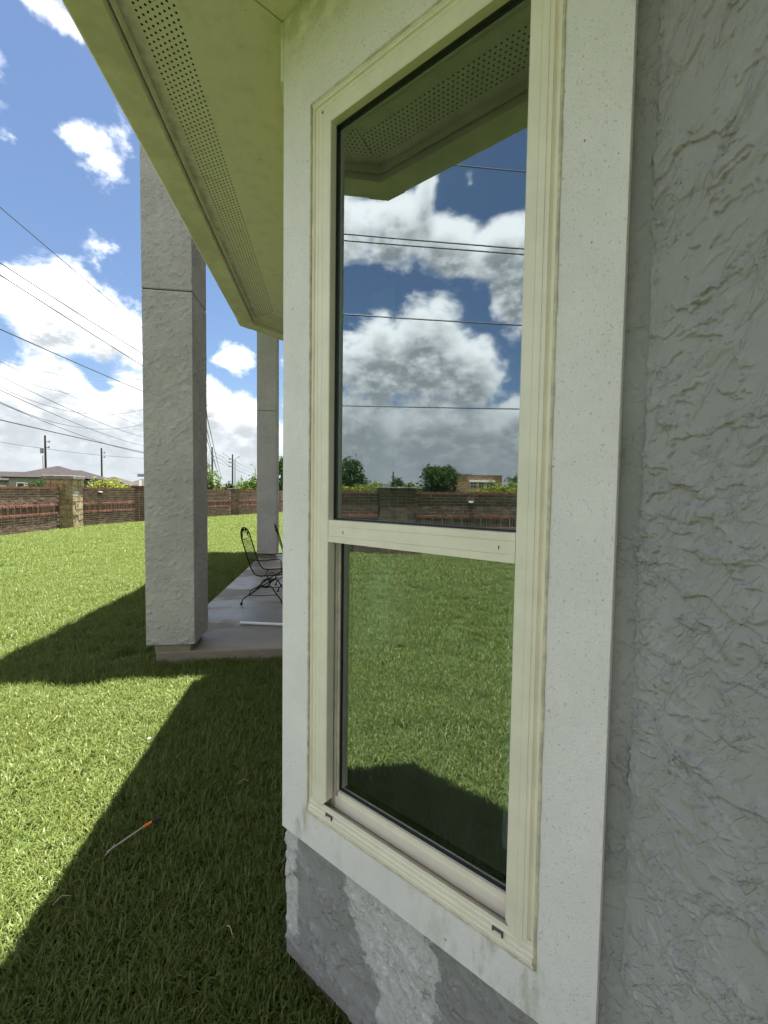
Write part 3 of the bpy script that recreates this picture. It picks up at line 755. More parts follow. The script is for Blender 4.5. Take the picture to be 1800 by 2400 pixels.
def build_window():
    win = bpy.data.objects.new('window', None); COL.objects.link(win); win.parent = house
    bl = Vector(W(-.63, -.02, -1.03)); win['_loc'] = tuple(bl); win.location = bl-Vector(house['_loc'])
    win['label'] = 'tall almond framed window, fixed pane above a sliding sash'
    s0, s1, z0, z1 = -.9955, -.2645, -1.034, 1.1585
    prof = [(0, -.022), (0, -.006), (.003, -.003), (.011, -.003), (.012, -.009), (.016, -.010), (.020, -.005), (.022, -.0015), (.030, -.0015), (.0315, -.0035), (.033, -.0035), (.034, -.001), (.050, -.001), (.0513, -.0022), (.0526, -.001), (.079, -.001), (.0815, -.003), (.0825, -.020), (.0825, -.030)]
    for sd, nm in (('L', 'jamb'), ('R', 'jamb'), ('T', 'head_rail')):
        b = MB(); zz0 = z0-.02
        mitre_member(b, s0, s1, zz0 if sd != 'T' else z0, z1, prof, sd); b.build(nm, m_frame, win)
    # lower track recess behind the jamb lips
    for a, c in ((-.945, -.912), (-.336, -.303)):
        b = MB(); b.box(a, c, -.085, -.032, -1.02, -.12, W); 
    b = MB(); b.box(-.975, -.951, -.09, -.0305, -1.02, -.09, W); b.box(-.951, -.9445, -.09, -.060, -1.02, -.09, W); b.box(-.935, -.930, -.0305, -.026, -1.0, -.155, W); b.build('side_track', m_frame_shade, win)
    b = MB(); b.box(-.289, -.271, -.09, -.0305, -1.02, -.09, W); b.build('side_track', m_frame_shade, win)
    # fixed upper pane with gasket
    b = MB(); gs0, gs1, gz0, gz1 = -.9135, -.3345, -.0860, 1.0765
    for q in ((gs0, gs0+.003, gz0, gz1), (gs1-.003, gs1, gz0, gz1), (gs0+.003, gs1-.003, gz1-.004, gz1), (gs0+.003, gs1-.003, gz0, gz0+.005)): b.box(q[0], q[1], -.033, -.024, q[2], q[3], W)
    b.build('gasket', m_gasket, win)
    MB().box(gs0, gs1, -.036, -.032, gz0-.02, gz1+.01, W).build('upper_pane', m_glass, win)
    def W2(s_, n, z): return W(s_, n+.0016*(s_+.63)/.29+.0012*z, z)
    MB().box(gs0+.006, gs1-.006, -.050, -.047, gz0+.006, gz1-.006, W2).build('inner_pane', m_glass2, win)
    # slim dark spacer bar between the two sheets of glass
    b = MB()
    for q in ((gs0+.006, gs0+.014, gz0, gz1), (gs1-.014, gs1-.006, gz0, gz1), (gs0+.014, gs1-.014, gz1-.014, gz1-.006), (gs0+.014, gs1-.014, gz0+.006, gz0+.014)): b.box(q[0], q[1], -.046, -.038, q[2], q[3], W)
    b.build('glass_spacer', m_pole2, win)
    # meeting rail with two grooves
    b = MB()
    b.box(-.9135, -.3345, -.045, -.0035, -.1035, -.0860, W)
    b.box(-.9135, -.3345, -.045, -.0055, -.1050, -.1035, W)
    b.box(-.9135, -.3345, -.045, -.0035, -.1340, -.1050, W)
    b.box(-.9135, -.3345, -.045, -.0055, -.1355, -.1340, W)
    b.box(-.9135, -.3345, -.045, -.0030, -.1530, -.1355, W)
    b.build('meeting_rail', m_frame, win)
    for s in (-.853, -.372):
        MB().box(s-.0012, s+.0012, -.0036, -.0028, -.1245, -.1165, W).build('screw_slot', m_gasket, win)
    sc = MB().tube([W(-.947, -.002, 1.116), W(-.947, .0004, 1.116)], .0042, 10); sc.build('screw', m_pole2, win)
    # sliding lower sash
    n0 = -.060; nf = -.038
    gz = -.953
    b = MB(); b.box(-.9440, -.908, n0, nf, -1.008, -.145, W); b.box(-.908, -.9005, n0, nf-.006, gz-.0, -.145, W); b.build('sash_stile', m_frame_shade, win)
    b = MB(); b.box(-.321, -.290, n0, nf, -1.008, -.145, W); b.box(-.326, -.321, n0, nf-.006, gz, -.145, W); b.build('sash_stile', m_frame_shade, win)
    b = MB(); b.box(-.9081, -.3209, n0, nf+.0005, -1.0085, -.972, W); b.box(-.9005, -.326, n0, nf-.003, -.972, gz, W); b.build('sash_rail', m_frame, win)
    b = MB()
    for q in ((-.9004, -.896, gz, -.15), (-.331, -.3261, gz, -.15), (-.896, -.331, gz+.0002, gz+.005)): b.box(q[0], q[1], nf-.018, nf-.010, q[2], q[3], W)
    b.build('gasket', m_gasket, win)
    MB().box(-.905, -.323, nf-.0175, nf-.0135, gz-.01, -.14, W).build('lower_pane', m_glass, win)
    b = MB()
    for q in ((-.893, -.880, gz, -.15), (-.88, -.33, gz, gz+.010)): b.box(q[0], q[1], -.080, -.066, q[2], q[3], W)
    b.build('glass_spacer', m_gasket, win)
    # stepped sill
    prof = [(-.090, -1.0145), (-.0300, -1.0165), (-.0300, -1.0085), (-.0272, -1.0085), (-.0268, -1.0180), (-.0110, -1.0200), (-.0108, -1.0060), (-.0075, -1.0040), (-.0055, -.9870), (-.0030, -.9865), (-.0025, -.9990), (-.0008, -1.0005), (-.0008, -1.0120), (-.0018, -1.0135), (.0018, -1.0150), (.0022, -1.0250), (.0032, -1.0258), (.0034, -1.0335), (.0005, -1.0360), (-.020, -1.0360)]
    b = MB(); k = 0
    for s in (-.9925, -.2675):
        for n, z in prof: b.v.append(W(s, n, z))
    m = len(prof)
    for i in range(m-1): b.f.append((i, i+1, m+i+1, m+i)); b.m.append(0 if i >= 7 else 1)
    b.build('sill', [m_frame, m_frame_shade], win)
    # caulk bead
    b = MB()
    for (a0, a1) in (((-.9965, -1.04), (-.9965, 1.162)), ((-.9965, 1.162), (-.2635, 1.162)), ((-.2635, -1.04), (-.2635, 1.162)), ((-.9965, -1.0395), (-.2635, -1.0395))):
        pts = []; rr = []
        for i in range(61):
            t = i/60; s = a0[0]+(a1[0]-a0[0])*t; z = a0[1]+(a1[1]-a0[1])*t
            q = mnoise.noise(Vector((s*22, z*22, 5)))
            pts.append(W(s+.0012*q, -.0006, z+.0012*mnoise.noise(Vector((s*30, z*30, 9))))); rr.append(.0040+.0016*q)
        b.tube(pts, rr, 6)
    b.build('caulk_bead', m_cream, win, smooth=True)
    # weep hole covers
    for s in (-.8975, -.3485):
        b = MB()
        b.box(s-.0135, s+.0135, -.001, .0042, -1.0080, -1.0035, W); b.box(s-.0135, s-.0095, -.001, .0042, -1.0135, -1.0080, W); b.box(s+.0095, s+.0135, -.001, .0042, -1.0170, -1.0080, W)
        b.box(s-.0095, s+.0095, -.001, .0014, -1.0115, -1.0080, W)
        b.build('weep_cover', m_weep, win, bevel=.001)
    # what stands just inside the glass
    b = MB(); b.box(-.86, -.775, -.145, -.135, -.46, .62, W); b.build('curtain_edge', m_curtain, win)
    b = MB(); b.box(-.384, -.352, -.112, -.106, -.90, .145, W); b.build('curtain_tape', m_curtain, win)
build_window()

# ------------------------------------------------------------------ patio and columns
def build_patio():
    b = MB(); b.box(-1.63, .59, 4.12, 10.45, -2.0, -1.53)
    o = b.build('patio', m_conc, bevel=.012); structure(o)
build_patio()
def column(x, y, label):
    c = thing('porch_column', label, 'column', (x, y, -1.53), 'tall stucco porch columns')
    w, d = .43, .44
    def face(f, seed):
        b = MB(); nu, nz = 66, 820
        for j in range(nz+1):
            z = -1.455+(4.7+1.455)*j/nz
            for i in range(nu+1):
                u = w*i/nu if f == 0 else d*i/nu
                ed = min(ss(0, .012, u), ss(0, .012, (w if f == 0 else d)-u))*ss(.0, .02, abs(z-1.80))
                h = .0005+.0075*torn_h(u, z, seed, .4, 15, 21, .07)*ed
                if abs(z-1.80) < .0065: h = -.014
                b.v.append((x+u, y-h, z) if f == 0 else (x+w+h, y+u, z))
        for j in range(nz):
            for i in range(nu):
                a = j*(nu+1)+i; b.f.append((a, a+1, a+nu+2, a+nu+1)); b.m.append(0)
        b.build('render_coat', m_col, c, smooth=True)
    face(0, x*3+y); face(1, x*3+y+5)
    g = 1.80; b = MB()
    for z0, z1 in ((-1.46, g-.004), (g+.004, 4.72)): b.box(x, x+w, y, y+d, z0, z1)
    s = b.build('shaft', m_col, c, bevel=.006)
    MB().box(x+.006, x+w-.006, y+.006, y+d-.006, g-.01, g+.01).build('joint', m_hole, c)
    MB().box(x+.065, x+w-.045, y+.025, y+d-.04, -1.531, -1.455).build('footing', m_conc, c)
column(-1.70, 4.10, 'tall square grey stucco column at the near corner of the patio, closest to the bay')
column(-1.665, 9.80, 'tall square grey stucco column farther along the patio, behind the wrought iron chairs')

# ------------------------------------------------------------------ wrought iron chairs
def build_chair(label, loc, rz):
    c = thing('patio_chair', label, 'chair', loc, 'black wrought iron patio chairs')
    me_cache = []
    Rz = Matrix.Rotation(rz, 4, 'Z'); T = Matrix.Translation(Vector(loc)) @ Rz
    def P(x, y, z): return tuple(T @ Vector((x, y, z)))
    # side profile of the one-piece back and seat (x forward, z up)
    prof = [(-.165, .86), (-.13, .74), (-.095, .62), (-.055, .50), (-.015, .42), (.03, .385), (.10, .38), (.20, .385), (.32, .395), (.42, .405), (.47, .39), (.49, .36)]
    def at(t):
        k = t*(len(prof)-1); i = min(int(k), len(prof)-2); f = k-i
        return (prof[i][0]+(prof[i+1][0]-prof[i][0])*f, prof[i][1]+(prof[i+1][1]-prof[i][1])*f)
    w = .245; arch = []
    for i in range(17):
        a = pi*i/16; arch.append((-.165-.045*sin(a), -w*cos(a), .86+.155*sin(a)))
    left = [(x, -w, z) for x, z in reversed(prof)]; right = [(x, w, z) for x, z in prof]
    MB().tube([P(*p) for p in left+arch+right], .0085, 6).build('frame', m_iron, c, smooth=True)
    MB().tube([P(-.166, -w, .86), P(-.166, w, .86)], .006, 5).build('crossbar', m_iron, c)
    dl = [0]
    for i in range(1, 401):
        p0, p1 = at((i-1)/400), at(i/400); dl.append(dl[-1]+math.hypot(p1[0]-p0[0], p1[1]-p0[1]))
    nsl = int(dl[-1]/.0225)
    for k in range(1, nsl):
        L = k*.0225; i = next(q for q in range(401) if dl[q] >= L); x, z = at(i/400)
        MB().tube([P(x, -w, z), P(x-.004, 0, z-.006), P(x, w, z)], .0042, 4).build('slat', m_iron, c)
    # vine scroll in the arch
    b = MB()
    for k in range(5):
        a = pi*(k+.5)/5+.0; cx, cy, cz = -.175-.03*sin(a), -.15*cos(a), .875+.085*sin(a)
        for q in range(3):
            ang = a+(q-1)*.7; L = .055
            p0 = (cx, cy, cz); p1 = (cx-.004, cy-cos(ang)*L*.55+.006, cz+sin(ang)*L*.55); p2 = (cx-.006, cy-cos(ang)*L, cz+sin(ang)*L)
            b.tube([P(*p0), P(*p1), P(*p2)], [.004, .011, .003], 4)
    b.tube([P(-.17-.03*sin(pi*i/10), -.17*cos(pi*i/10), .868+.075*sin(pi*i/10)) for i in range(11)], .004, 4)
    b.build('scroll', m_iron, c)
    for sy in (-1, 1):
        b = MB(); y = sy*w
        b.tube([P(-.075, y, .60), P(-.03, y*1.12, .605), (P(.03, y*1.2, .60)), P(.13, y*1.22, .595), P(.24, y*1.2, .61), P(.315, y*1.2, .618), P(.35, y*1.18, .60), P(.355, y*1.15, .55), P(.35, y*1.1, .47), P(.36, y*1.02, .42), P(.40, y, .402)], .007, 6); b.build('armrest', m_iron, c, smooth=True)
        # spring base: a coil on each side and splayed feet
        b = MB(); y = sy*.235
        pts = [P(.30, y, .36)]
        for i in range(13):
            a = -.5+2*pi*i/12*1.0; pts.append(P(.14+.058*cos(a+pi*.2), y+.006*i/12, .275+.058*sin(a+pi*.2)))
        b.tube(pts, .0075, 6); b.build('spring_coil', m_iron, c, smooth=True)
        MB().tube([P(.30, y, .36), P(.22, y, .32), P(.06, y, .22), P(-.06, y, .13), P(-.135, y, .09), P(-.165, y, .055), P(-.18, y, .012)], .0085, 6).build('leg', m_iron, c, smooth=True)
        MB().tube([P(.02, y, .20), P(.08, y, .255), P(.14, y, .235), P(.19, y, .245), P(.235, y, .21), P(.27, y, .15), P(.33, y, .07), P(.365, y, .012)], .0085, 6).build('leg', m_iron, c, smooth=True)
        for fx in (-.18, .365):
            MB().tube([P(fx, y, .0), P(fx, y, .012)], .019, 10).build('foot', m_iron, c)
        MB().tube([P(-.085, y, .115), P(.10, y, .115), P(.295, y, .12)], .0055, 5).build('stretcher', m_iron, c)
    MB().tube([P(-.06, -.235, .13), P(-.06, .235, .13)], .006, 5).build('stretcher', m_iron, c)
    MB().tube([P(.14, -.24, .22), P(.14, .24, .22)], .007, 5).build('stretcher', m_iron, c)
    MB().tube([P(.08, -w, .37), P(.10, 0, .35), P(.08, w, .37)], .007, 5).build('seat_brace', m_iron, c)
    return c
build_chair('black wrought iron spring chair with arched leaf-scroll back, at the patio edge', (-1.0, 6.02, -1.53), radians(-2))
build_chair('black wrought iron chair seen edge-on, half hidden by the white window trim', (-.66, 6.75, -1.53), radians(11))

rod = MB().tube([(-1.02, 4.90, -1.512), (-.60, 4.81, -1.512), (.15, 4.64, -1.512)], .0165, 10).build('white_pole', m_white, None, smooth=True, wloc=(-1.02, 4.90, -1.53))
tag(rod, 'white plastic pole lying on the stained concrete patio', 'pole')

# ------------------------------------------------------------------ stick with orange tip on the lawn
def build_stick():
    z = ground(-.9, 2.05)+.052
    st = thing('garden_stick', 'thin stick with an orange and black tip lying in the shaded grass', 'stick', (-.998, 1.979, z))
    MB().tube([(-1.0, 1.975, z-.008), (-.94, 2.03, z+.006), (-.885, 2.085, z+.014)], .0042, 7).build('shaft', m_rod, st)
    MB().tube([(-.888, 2.082, z+.013), (-.86, 2.107, z+.017)], .0065, 8).build('orange_tip', m_orange, st)
    MB().tube([(-.86, 2.107, z+.016), (-.825, 2.135, z+.012)], [.007, .008], 8).build('black_end', m_black, st)
    MB().tube([(-1.0, 1.96, z-.010), (-.97, 1.985, z+.018)], .0022, 5).build('twig', m_rod, st)
build_stick()
for i, (x, y, L, a, lab) in enumerate(((-1.09, 1.75, .06, .6, 'pale dry straw bent over in the lawn at the left of the frame'), (-.35, 1.55, .06, 2.2, 'straw coloured stalk lying in deep shade near the bay foundation'), (-1.9, 3.1, .06, 1.0, 'dry stalk on the sunlit strip of lawn'), (-.5, 2.35, .055, .3, 'thin dry stalk in shaded lawn beside the white trim'))):
    z = ground(x, y)+.055
    o = MB().tube([(x, y, z-.01), (x+L*.5*cos(a), y+L*.5*sin(a), z+.012), (x+L*cos(a), y+L*sin(a), z-.01)], .0016, 5).build('straw', m_straw, None, wloc=(x, y, z)); tag(o, lab, 'straw')
z = ground(-1.15, 2.8)+.06
o = MB().prism([(-1.16, 2.795), (-1.145, 2.79), (-1.14, 2.805), (-1.152, 2.81)], z, z+.004).build('paper_scrap', m_white, None, wloc=(-1.15, 2.8, z)); tag(o, 'small white scrap on the sunlit grass by the shadow edge', 'scrap')

# ------------------------------------------------------------------ brick boundary wall
BRL, BRH, BJ = .228, .062, .015
CR = BRH+BJ
def cell_mesh(name, L, D, H, mat):
    me = bpy.data.meshes.new(name)
    x, y, z = L/2, D/2, H/2; c = .004
    v = [(-x, -y, -z), (x, -y, -z), (x, y, -z), (-x, y, -z), (-x, -y, z), (x, -y, z), (x, y, z), (-x, y, z)]
    f = [(0, 3, 2, 1), (4, 5, 6, 7), (0, 1, 5, 4), (1, 2, 6, 5), (2, 3, 7, 6), (3, 0, 4, 7)]
    me.from_pydata(v, [], f); me.materials.append(mat); return me
BM = {'b': cell_mesh('brick', BRL, .09, BRH, m_brick), 'h': cell_mesh('brick_half', .11, .09, BRH, m_brick),
      's': cell_mesh('brick_soldier', BRH, .09, BRL-.02, m_brick), 'r': cell_mesh('brick_red', BRL, .115, BRH*.9, m_brickred), 'c': cell_mesh('brick_cap', BRH, .26, .055, m_brickred)}
BD = {'b': (BRL, .09, BRH), 'h': (.11, .09, BRH), 's': (BRH, .09, BRL-.02), 'r': (BRL, .115, BRH*.9), 'c': (BRH, .26, .055)}

def lay(thing_o, cells, O, ux, uy, limit):
    """cells: (kind, u, w, z); the first ones as objects, the rest joined"""
    O = Vector(O); loc0 = Vector(thing_o['_loc'])
    ang = atan2(ux.y, ux.x)
    rest = MB()
    for i, (k, u, w, z) in enumerate(cells):
        p = O+ux*u+uy*w+Vector((0, 0, z))
        jit = random.uniform(-.003, .003)
        if i < limit:
            o = bpy.data.objects.new('brick', BM[k]); COL.objects.link(o); o.parent = thing_o
            o.location = p+uy*jit-loc0; o.rotation_euler = (0, 0, ang+random.uniform(-.006, .006))
        else:
            L, D, H = BD[k]
            def T(x, y, zz): return tuple(p+uy*jit+ux*x+uy*y+Vector((0, 0, zz)))
            rest.box(-L/2, L/2, -D/2, D/2, -H/2, H/2, T, 1 if k in 'rc' else 0)
    if rest.v:
        r = rest.build('bricks', [m_brick, m_brickred], thing_o); r['kind'] = 'stuff'

def wall_panel(p0, p1, label, limit, key=None):
    a = Vector((p0[0], p0[1], 0)); c = Vector((p1[0], p1[1], 0)); L = (c-a).length
    ux = (c-a).normalized(); uy = Vector((ux.y, -ux.x, 0))       # uy points to the house side (+x)
    if uy.x < 0: uy = -uy
    top = .03+.0*random.random()
    zb = min(ground(*p0), ground(*p1))-.1
    t = thing('brick_wall', label, 'wall', (a.x, a.y, zb), 'brick boundary wall panels')
    def T(x, y, z): return tuple(a+ux*x+uy*y+Vector((0, 0, z)))
    MB().box(0, L, -.085, .088, zb, top-.055, T).build('mortar_core', m_mortar, t)
    cells = []
    z = top-.055/2
    n = int(L/(BRH+BJ)); 
    for i in range(n): cells.append(('c', (i+.5)*L/n, .0, z, 0))
    z = top-.055-BJ
    rows = ['f']*7+['r', 's', 'r']+['f']*9
    ri = 0
    for kind in rows:
        if kind == 's':
            zz = z-(BRL-.02)/2; n = int(L/CR)
            for i in range(n): cells.append(('s', (i+.5)*L/n, .052, zz, 0))
            z -= BRL-.02+BJ
        elif kind == 'r':
            zz = z-BRH/2; n = int(L/(BRL+BJ))
            for i in range(n): cells.append(('r', (i+.5)*L/n, .068, zz, 0))
            z -= CR
        else:
            zz = z-BRH/2; u = (BRL+BJ)/2 if ri % 2 == 0 else 0
            ri += 1
            x = 0 if ri % 2 else -(BRL+BJ)/2
            while x < L:
                lo = max(x, 0); hi = min(x+BRL, L)
                if hi-lo > .2: cells.append(('b', (lo+hi)/2, .052, zz, 0))
                elif hi-lo > .1: cells.append(('h', (lo+.055) if lo == 0 else (hi-.055), .052, zz, 0))
                x += BRL+BJ
            z -= CR
    cells = [(k, u, w, z) for k, u, w, z, _ in cells if z > zb]
    if key: cells.sort(key=lambda q: key(*(a+ux*q[1])[:2]))
    lay(t, cells, a, ux, uy, limit)
    # back face: plain courses joined
    return t, a, ux, uy

def brick_pillar(x, y, ang, w, top, label, limit):
    zb = ground(x, y)-.15
    t = thing('brick_pillar', label, 'pillar', (x, y, zb), 'brick boundary wall pillars')
    ux = Vector((cos(ang), sin(ang), 0)); uy = Vector((-sin(ang), cos(ang), 0)); O = Vector((x, y, 0))
    def T(a, b, z): return tuple(O+ux*a+uy*b+Vector((0, 0, z)))
    h = w/2
    MB().box(-h+.012, h-.012, -h+.012, h-.012, zb, top-.04, T).build('mortar_core', m_mortar, t)
    MB().box(-h-.05, h+.05, -h-.05, h+.05, top-.035, top, T).build('cap_stone', m_cap, t, bevel=.008)
    cells = []
    nb = max(1, round(w/.24)); 
    z = top-.045-BRH/2; r = 0
    while z > zb:
        for f in range(4):
            for i in range(nb):
                cells.append((f, (i+.5)*w/nb-h, z, w/nb-BJ, r))
        z -= CR; r += 1
    cnt = 0; rest = MB()
    bl = {}
    mesh_cache = cell_mesh('pillar_brick', w/nb-BJ, .05, BRH, m_brick)
    cells.sort(key=lambda q: (q[0] not in (0, 3), -q[2]))
    for f, u, z, L, r in cells:
        proud = .02 if r in (0, 1) else 0
        if f == 0: p = O+ux*u+uy*(-h+.022-proud); a2 = ang
        elif f == 1: p = O+ux*u+uy*(h-.022+proud); a2 = ang
        elif f == 2: p = O+uy*u+ux*(-h+.022-proud); a2 = ang+pi/2
        else: p = O+uy*u+ux*(h-.022+proud); a2 = ang+pi/2
        if cnt < limit and f in (0, 3):
            o = bpy.data.objects.new('brick', mesh_cache); COL.objects.link(o); o.parent = t
            o.location = p+Vector((0, 0, z))-Vector(t['_loc']); o.rotation_euler = (0, 0, a2); cnt += 1
        else:
            vx = Vector((cos(a2), sin(a2), 0)); vy = Vector((-sin(a2), cos(a2), 0))
            rest.box(-L/2, L/2, -.025, .025, z-BRH/2, z+BRH/2, lambda a_, b_, c_: tuple(p+vx*a_+vy*b_+Vector((0, 0, c_))))
    if rest.v:
        q = rest.build('bricks', m_brick, t); q['kind'] = 'stuff'

def stone_pillar(x, y, ang, w, top, label):
    zb = ground(x, y)-.15
    t = thing('stone_pillar', label, 'pillar', (x, y, zb))
    ux = Vector((cos(ang), sin(ang), 0)); uy = Vector((-sin(ang), cos(ang), 0)); O = Vector((x, y, 0)); h = w/2
    def T(a, b, z): return tuple(O+ux*a+uy*b+Vector((0, 0, z)))
    MB().box(-h+.03, h-.03, -h+.03, h-.03, zb, top-.1, T).build('mortar_core', m_cream, t)
    MB().box(-h-.07, h+.07, -h-.07, h+.07, top-.13, top, T).build('cap_stone', m_cap, t, bevel=.015)
    rnd = random.Random(4)
    for f in (0, 1, 2, 3):
        z = zb; first = True
        while z < top-.16:
            hh = rnd.choice((.15, .2, .26, .3)); hh = min(hh, top-.145-z)
            if top-.145-z-hh < .08: hh = top-.145-z
            u = -h+.0
            while u < h-.02:
                ww = rnd.choice((.14, .2, .28, .36, .42)); ww = min(ww, h-u)
                if h-u-ww < .1: ww = h-u
                pr = rnd.uniform(-.006, .014)
                u0, u1, z0, z1 = u+.011, u+ww-.011, z+.011, z+hh-.011
                if f == 0: B = lambda a, b, c: T(a, -h+.04-b, c)
                elif f == 1: B = lambda a, b, c: T(a, h-.04+b, c)
                elif f == 2: B = lambda a, b, c: T(-h+.04-b, a, c)
                else: B = lambda a, b, c: T(h-.04+b, a, c)
                j = lambda: rnd.uniform(-.008, .008)
                b = MB(); P = [B(u0+j(), 0, z0+j()), B(u1+j(), 0, z0+j()), B(u1+j(), .045+pr, z0+j()), B(u0+j(), .045+pr, z0+j()), B(u0+j(), 0, z1+j()), B(u1+j(), 0, z1+j()), B(u1+j(), .04+pr, z1+j()), B(u0+j(), .04+pr, z1+j())]
                b.quadbox(P)
                mat = m_greystone if (f == 3 and -.3 < z-(-.35) < .12 and u > -h+.05 and u < 0 and not getattr(t, 'x', False) and z > -.5 and z < -.1) else m_stone
                b.build('stone', mat, t)
                u += ww
            z += hh

def wall_light(x, y, z, ux, uy, label):
    t = thing('wall_light', label, 'light', (x, y, z), 'small lights on the brick wall')
    O = Vector((x, y, z))
    def T(a, b, c): return tuple(O+ux*a+uy*b+Vector((0, 0, c)))
    MB().box(-.05, .05, 0, .09, -.075, -.005, T).build('housing', m_black, t, bevel=.008)
    MB().box(-.055, .055, 0, .095, -.005, .03, T).build('lens', m_white, t, bevel=.006)

def dcam(x, y): return x*x+y*y
def drefl(x, y): return (x-1.27)**2+(y-1.27)**2 + (400 if y > 2 else 0)
PIL = FP
gapd = .30
def shorten(p, q, a, b):
    d = (Vector(q)-Vector(p)).normalized(); return tuple(Vector(p)+d*a), tuple(Vector(q)-d*b)
specs = [(1, 2, .2, .44, 'brick boundary wall panel right of the broad capped pillar, seen only reflected', 300, drefl),
         (2, 3, .44, .2, 'brick boundary wall panel left of the broad capped pillar, seen only reflected', 220, drefl),
         (3, 4, .2, .2, 'long middle panel of the brick boundary wall, left of the picture edge', 0, None),
         (4, 5, .2, .43, 'brown brick wall panel with red bands left of the tan stone pillar', 300, lambda x, y: -y),
         (5, 6, .43, .25, 'brown brick wall panel with red bands right of the tan stone pillar', 300, lambda x, y: y),
         (6, 7, .25, .24, 'brick wall panel seen between the two porch columns, left of a pillar', 300, lambda x, y: -y),
         (7, 8, .24, .1, 'farthest brick wall panel, right of the small far pillar', 120, lambda x, y: y),
         (0, 1, .1, .2, 'brick boundary wall panel farthest to the right in the window reflection', 0, None)]
panels = {}
for i, j, a, b_, lab, lim, key in specs:
    p, q = shorten(FP[i], FP[j], a, b_); panels[i] = wall_panel(p, q, lab, lim, key)
brick_pillar(-9.3, -.31, radians(0), .86, .13, 'broad dark brick pillar with a slate cap, seen in the upper pane', 120)
brick_pillar(-8.62, 20.2, radians(28)+.0, .50, .155, 'slim brick pillar beside the yellow-green bush, left of the near porch column', 60)
brick_pillar(-5.68, 25.6, radians(28), .50, .10, 'small far brick pillar centred between the two porch columns', 60)
brick_pillar(-9.9, 6.2, 0, .4, .08, 'brick pillar in the stretch of wall beyond the left picture edge', 0)
brick_pillar(-10.05, 11.5, 0, .4, .08, 'brick pillar just outside the picture, next before the stone pillar', 0)
brick_pillar(-9.15, -5.3, 0, .4, .08, 'brick pillar at the right end of the reflected wall', 0)
stone_pillar(-9.82, 16.95, radians(8), .86, .45, 'square tan stone pillar with dark slate cap in the brick wall')
for i, f, zz, lab in ((5, .64, -.16, 'small white and black light on the wall panel right of the stone pillar'), (6, .86, -.17, 'small light on the wall panel between the porch columns'), (1, .64, -.24, 'small wall light reflected in the upper window pane')):
    t, a, ux, uy = panels[i]; L = (Vector(FP[i+1 if i != 0 else 1])-Vector(FP[i])).length-.8
    if i == 5: p = a+ux*(L*.36)
    elif i == 6: p = a+ux*(L*.55)
    else: p = Vector((-9.21, -2.25, 0)); p = a+ux*((p-a).dot(ux))
    p = p+uy*.10; wall_light(p.x, p.y, zz, ux, uy, lab)
# dark timber fence at the far right end
def timber():
    t = thing('timber_fence', 'dark timber fence end beyond the far porch column', 'fence', (-3.3, 30, -1.5))
    for k in range(14):
        x = -3.42+k*.16; y = 30.1+k*.02
        MB().box(x, x+.145, y, y+.03, -1.6, -.02+random.uniform(-.02, .02)).build('plank', m_pole, t)
    MB().box(-3.5, -1.1, 30.17, 30.22, -.4, -.3).build('rail', m_pole, t)
timber()

# ------------------------------------------------------------------ plants
def foliage(b, tones, blobs, n, leaf, rnd, flat=.5):
    tot = sum(r[3]*r[4]*r[5] for r in blobs)
    for (cx, cy, cz, rx, ry, rz) in blobs:
        k = max(8, int(n*rx*ry*rz/tot))
        for _ in range(k):
            while True:
                u = Vector((rnd.uniform(-1, 1), rnd.uniform(-1, 1), rnd.uniform(-1, 1)))
                if .15 < u.length < 1: break
            u = u*(u.length**-.45)*(.84+.75*mnoise.noise(u*2.6+Vector((cx, cy, cz))))
            p = Vector((cx+u.x*rx, cy+u.y*ry, cz+u.z*rz))
            # leave gaps
            if mnoise.noise(p*(1.1/max(.3, rx))*1.9) < -.22: continue
            s = leaf*rnd.uniform(.6, 1.3); d = Vector((rnd.gauss(0, 1), rnd.gauss(0, 1), rnd.gauss(0, flat))).normalized()
            e = d.cross(Vector((rnd.gauss(0, 1), rnd.gauss(0, 1), rnd.gauss(0, 1)))).normalized()
            q = len(b.v); b.v += [tuple(p-d*s), tuple(p+e*s*.42), tuple(p+d*s), tuple(p-e*s*.42)]
            b.f.append((q, q+1, q+2, q+3)); b.m.append(0); tones += [rnd.random()]*4

def plant(name, cat, label, base, blobs, n, leaf, mat, trunk=None, seed=1, group=None, limbs=()):
    rnd = random.Random(seed)
    t = thing(name, label, cat, base, group)
    b = MB(); tones = []
    foliage(b, tones, [(base[0]+q[0], base[1]+q[1], base[2]+q[2], q[3], q[4], q[5]) for q in blobs], n, leaf, rnd)
    me = bpy.data.meshes.new('crown'); off = Vector(base)
    me.from_pydata([tuple(Vector(v)-off) for v in b.v], [], b.f); me.materials.append(mat)
    at = me.attributes.new('tone', 'FLOAT', 'POINT'); at.data.foreach_set('value', tones)
    o = bpy.data.objects.new('crown', me); COL.objects.link(o); o.parent = t; o['_loc'] = tuple(base)
    if trunk:
        h, r = trunk; B = Vector(base); m = MB()
        m.tube([B, B+Vector((.05*h, 0, h*.5)), B+Vector((0, .04*h, h))], [r, r*.7, r*.25], 7)
        for q in blobs:
            m.tube([B+Vector((0, 0, h*.45)), B+Vector((q[0]*.6, q[1]*.6, h*.45+(q[2]-h*.45)*.7)), B+Vector((q[0], q[1], q[2]+q[5]*.4))], [r*.5, r*.3, r*.08], 5)
        for l in limbs: m.tube([B+Vector(p) for p in l], [r*.35, r*.2, r*.05][:len(l)], 4)
        m.build('trunk', m_bark, t)
    return t
def dpt(tx, Y, z): return (tx*Y, Y, z)
G = -1.6
